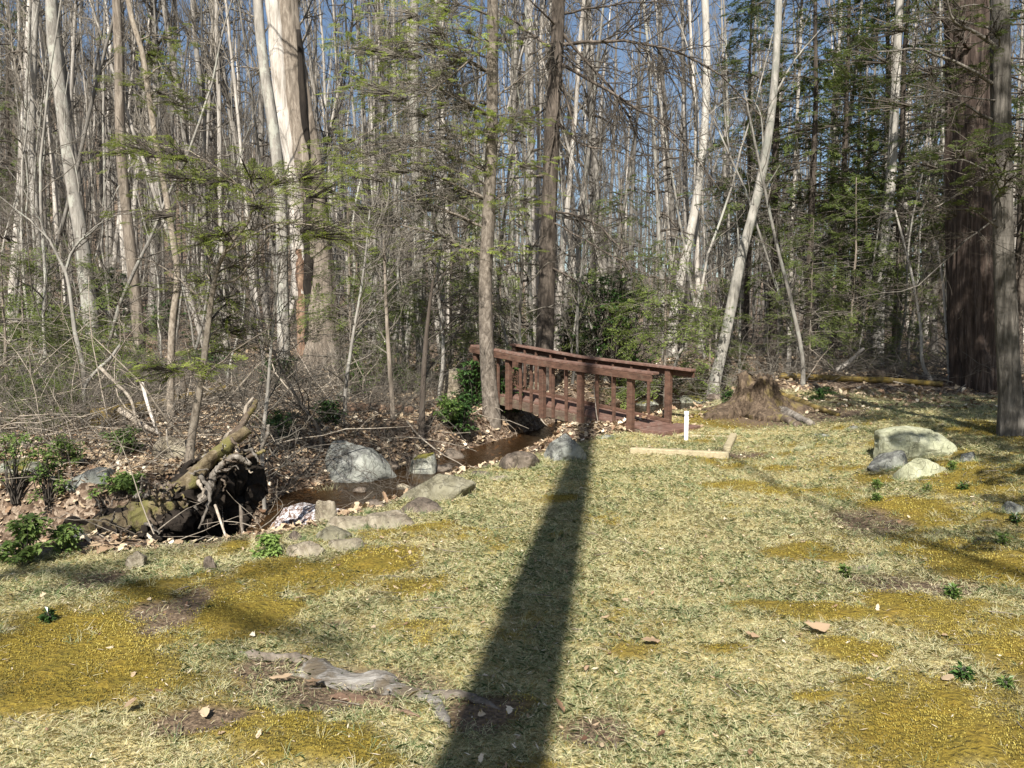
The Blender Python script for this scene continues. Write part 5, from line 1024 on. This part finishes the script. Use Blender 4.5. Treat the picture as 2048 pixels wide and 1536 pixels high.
# tangled dead twigs of the undergrowth
def brush(name, label, n, fx, fy, length, rad, mat, seed, up=.3, wob=.22, k=3, lift=(0, .25), n2=2.5):
    r_ = np.random.default_rng(seed); x, y = fx(r_, n), fy(r_, n)
    if callable(x): pass
    keep = (y > np.interp(x, EDX, EDY)+.35) & ~((x < -1.9) & (x > -5) & (y > 7.2) & (y < 11.5) & (r_.uniform(0, 1, n) < .72)); d, wz, hw, bw = creek(x, y); keep &= d > hw+.1; x, y = x[keep], y[keep]; n = len(x)
    S = np.stack([x, y, H(x, y)+r_.uniform(*lift, n)], -1); D = nrm(r_.normal(0, 1, (n, 3))*[1, 1, .45]+[0, 0, up]); P, R = grow(r_, S, D, length*r_.uniform(.4, 1.4, n), rad*r_.uniform(.6, 1.5, n), 6, wob, -.05, .35)
    g = Geo(); g.add(*tubes(P, R, k)[:2]); m = int(n*n2); S, D, L, r0 = spawn(r_, P, R, m, .2, 1, .75, .4, .6); P, R = grow(r_, S, D, L, r0, 3, .2, 0, .5); g.add(*tubes(P, np.maximum(R, rad*.35), 3)[:2])
    tag(link(name, g.mesh(name, mat)), label, 'brush', kind='stuff')
U = lambda a, b_: (lambda r_, n: r_.uniform(a, b_, n))
brush('dead_brush', 'tangle of fine grey dead twigs behind the stump and lawn', 1700, U(2.5, 12), U(14.5, 23), 1.1, .006, TWIG, 1, .55)
brush('dead_brush', 'tangle of dead twigs and stems on the left bank', 2700, U(-9, -1.2), U(8.2, 18), 1.15, .0042, TWIG, 2, .6)
brush('dead_brush', 'dark twig tangle on the bank above the pool', 1500, U(-4.2, -.9), U(7.4, 11), .6, .003, TWIG_DK, 3, .5)
brush('dead_brush', 'low brush across the middle of the wood', 1700, U(-12, 12), U(17, 30), 1.4, .007, TWIG, 4, .6)
brush('hillside_brush', 'low brush on the hillside floor far back', 1800, U(-26, 22), U(26, 46), 1.8, .011, TWIG, 5, .6, n2=1.5)
brush('dead_sticks', 'scattered dead sticks lying on the leaves', 500, U(-9, 10), U(7, 22), 1.2, .010, DEADWOOD, 6, .05, .08, 5, (.01, .06), .8)

# small sticks and bits lying on the lawn
m = 900; x, y = scatter(m, 2.3, 10); k = (classes(x, y)[5] > .6) & (rng.uniform(0, 1, m) < .25+.9*sm(0, .4, fbm(x*1.2, y*1.2, s=91)+.2*sm(1, 4, x))); x, y = x[k], y[k]; m = len(x)
az = rng.uniform(0, 6.28, m); D = np.stack([np.cos(az), np.sin(az), 0*az], -1); P, R = grow(rng, np.stack([x, y, H(x, y)+.03], -1), D, rng.uniform(.03, .16, m), rng.uniform(.0012, .0035, m), 4, .12, 0, .6); P[:, :, 2] = H(P[:, :, 0], P[:, :, 1])+.03
g = Geo(); g.add(*tubes(P, R, 4)[:2]); tag(link('lawn_twigs', g.mesh('lawn_twigs', BARK_BROWN)), 'small brown twigs scattered over the lawn', 'twigs', kind='stuff')

brush('bank_sticks', 'loose pale sticks and stems among the weeds at the lower left bank', 420, U(-5.2, -1.9), U(5.2, 9.5), .75, .0045, DEADWOOD, 9, .7, .12, 5, (0, .1), 1.2)

# rooted grass tufts, also round the lawn rocks
tn = 1500; x, y = scatter(tn, 2.3, 11); c_ = classes(x, y); k = (c_[5] > .7) & (c_[2] < .6) & (rng.uniform(0, 1, tn) < .25+.9*sm(-.1, .35, fbm(x*.9, y*.9, s=95))); x, y = x[k], y[k]
rx, ry = [], []
for o in list(bpy.data.objects):
    if o.get('group') in ('rocks in the lawn', 'rocks along the creek') and o.location.y < 11:
        d = o.dimensions; dx_, dy_ = np.ptp([v.co.x for v in o.data.vertices])*.5, np.ptp([v.co.y for v in o.data.vertices])*.5
        for a_ in rng.uniform(3.3, 6.1, 16 if o['group'][-4:] == 'lawn' else 7): rx.append(o.location.x+math.cos(a_)*dx_*1.02); ry.append(o.location.y+math.sin(a_)*dy_*1.05)
rx, ry = np.array(rx), np.array(ry); k = classes(rx, ry)[5] > .4; x = np.concatenate([x, rx[k]]); y = np.concatenate([y, ry[k]]); m = len(x); K = 16
B = np.repeat(np.stack([x, y, H(x, y)+.006], -1), K, 0)+rng.normal(0, .012, (m*K, 3))*[1, 1, 0]; D = nrm(rng.normal(0, .55, (m*K, 3))*[1, 1, .2]+[0, 0, .8]); P, R = grow(rng, B, D, rng.uniform(.035, .085, m*K), np.full(m*K, .0013)*(1+np.repeat(y, K)*.12), 3, .1, -.22, .3); V, F, _ = tubes(P, R, 3)
tn_ = np.repeat(rng.uniform(0, 1, m) < .6, K); a_ = np.where(tn_ & (rng.uniform(0, 1, m*K) < .8), rng.uniform(0, .33, m*K), rng.uniform(.4, .95, m*K)); g = Geo(); g.add(V, F, np.repeat(a_, 12))
tag(link('grass_clumps', g.mesh('grass_clumps', GRASSM)), 'small rooted clumps of longer green and straw grass in the lawn', 'grass', kind='stuff')
# leaning and crossing stems
for px, Y, kd, i, sx, h, tl, rz, lab in ((180, 17, 'sapling', 0, 1.3, 1.5, .38, 0, 'thin stem leaning right across the left woods'), (420, 20, 'pole', 1, .4, .7, -.3, 0, 'slim pole leaning left behind the spotted sapling'), (760, 19, 'sapling', 2, 1.4, 1.6, .33, 0, 'thin stem leaning right left of the bridge trunks'),
        (900, 24, 'pole', 3, .42, .8, .24, 0, 'slim pole leaning right between straight trunks left of the bridge'), (1250, 23, 'pole', 0, .42, .7, -.28, 0, 'slim pole leaning left behind the bridge'), (1330, 20, 'sapling', 3, 1.3, 1.6, .3, 0, 'thin stem leaning right behind the handrail end'),
        (1640, 19, 'sapling', 1, 1.2, 1.5, -.36, 0, 'thin stem leaning left behind the stump'), (1730, 23, 'pole', 4, .4, .7, .26, 0, 'slim pole leaning right in the right wood'), (560, 22, 'pole', 2, .42, .75, .22, 0, 'slim pole leaning right towards the huge split tree'), (40, 19, 'pole', 0, .4, .7, .3, 0, 'slim pole leaning right at the far left')):
    q = pix(px, 700, Y); put_tree(kd, i, q[0], Y, h, sx, rz, (0, tl), lab, 'leaning thin trees', 'leaning_tree')

brush('dark_brush', 'dark tangled brush low on the left bank behind the root mass', 1300, U(-8.5, -1.6), U(8.6, 14), .9, .004, TWIG_DK, 12, .45)

brush('bank_branches', 'thick tangle of grey fallen branches on the left bank', 260, U(-8.5, -2.0), U(8.3, 13), 1.7, .009, DEADWOOD, 15, .35, .13, 6, (0, .25), 2.2)
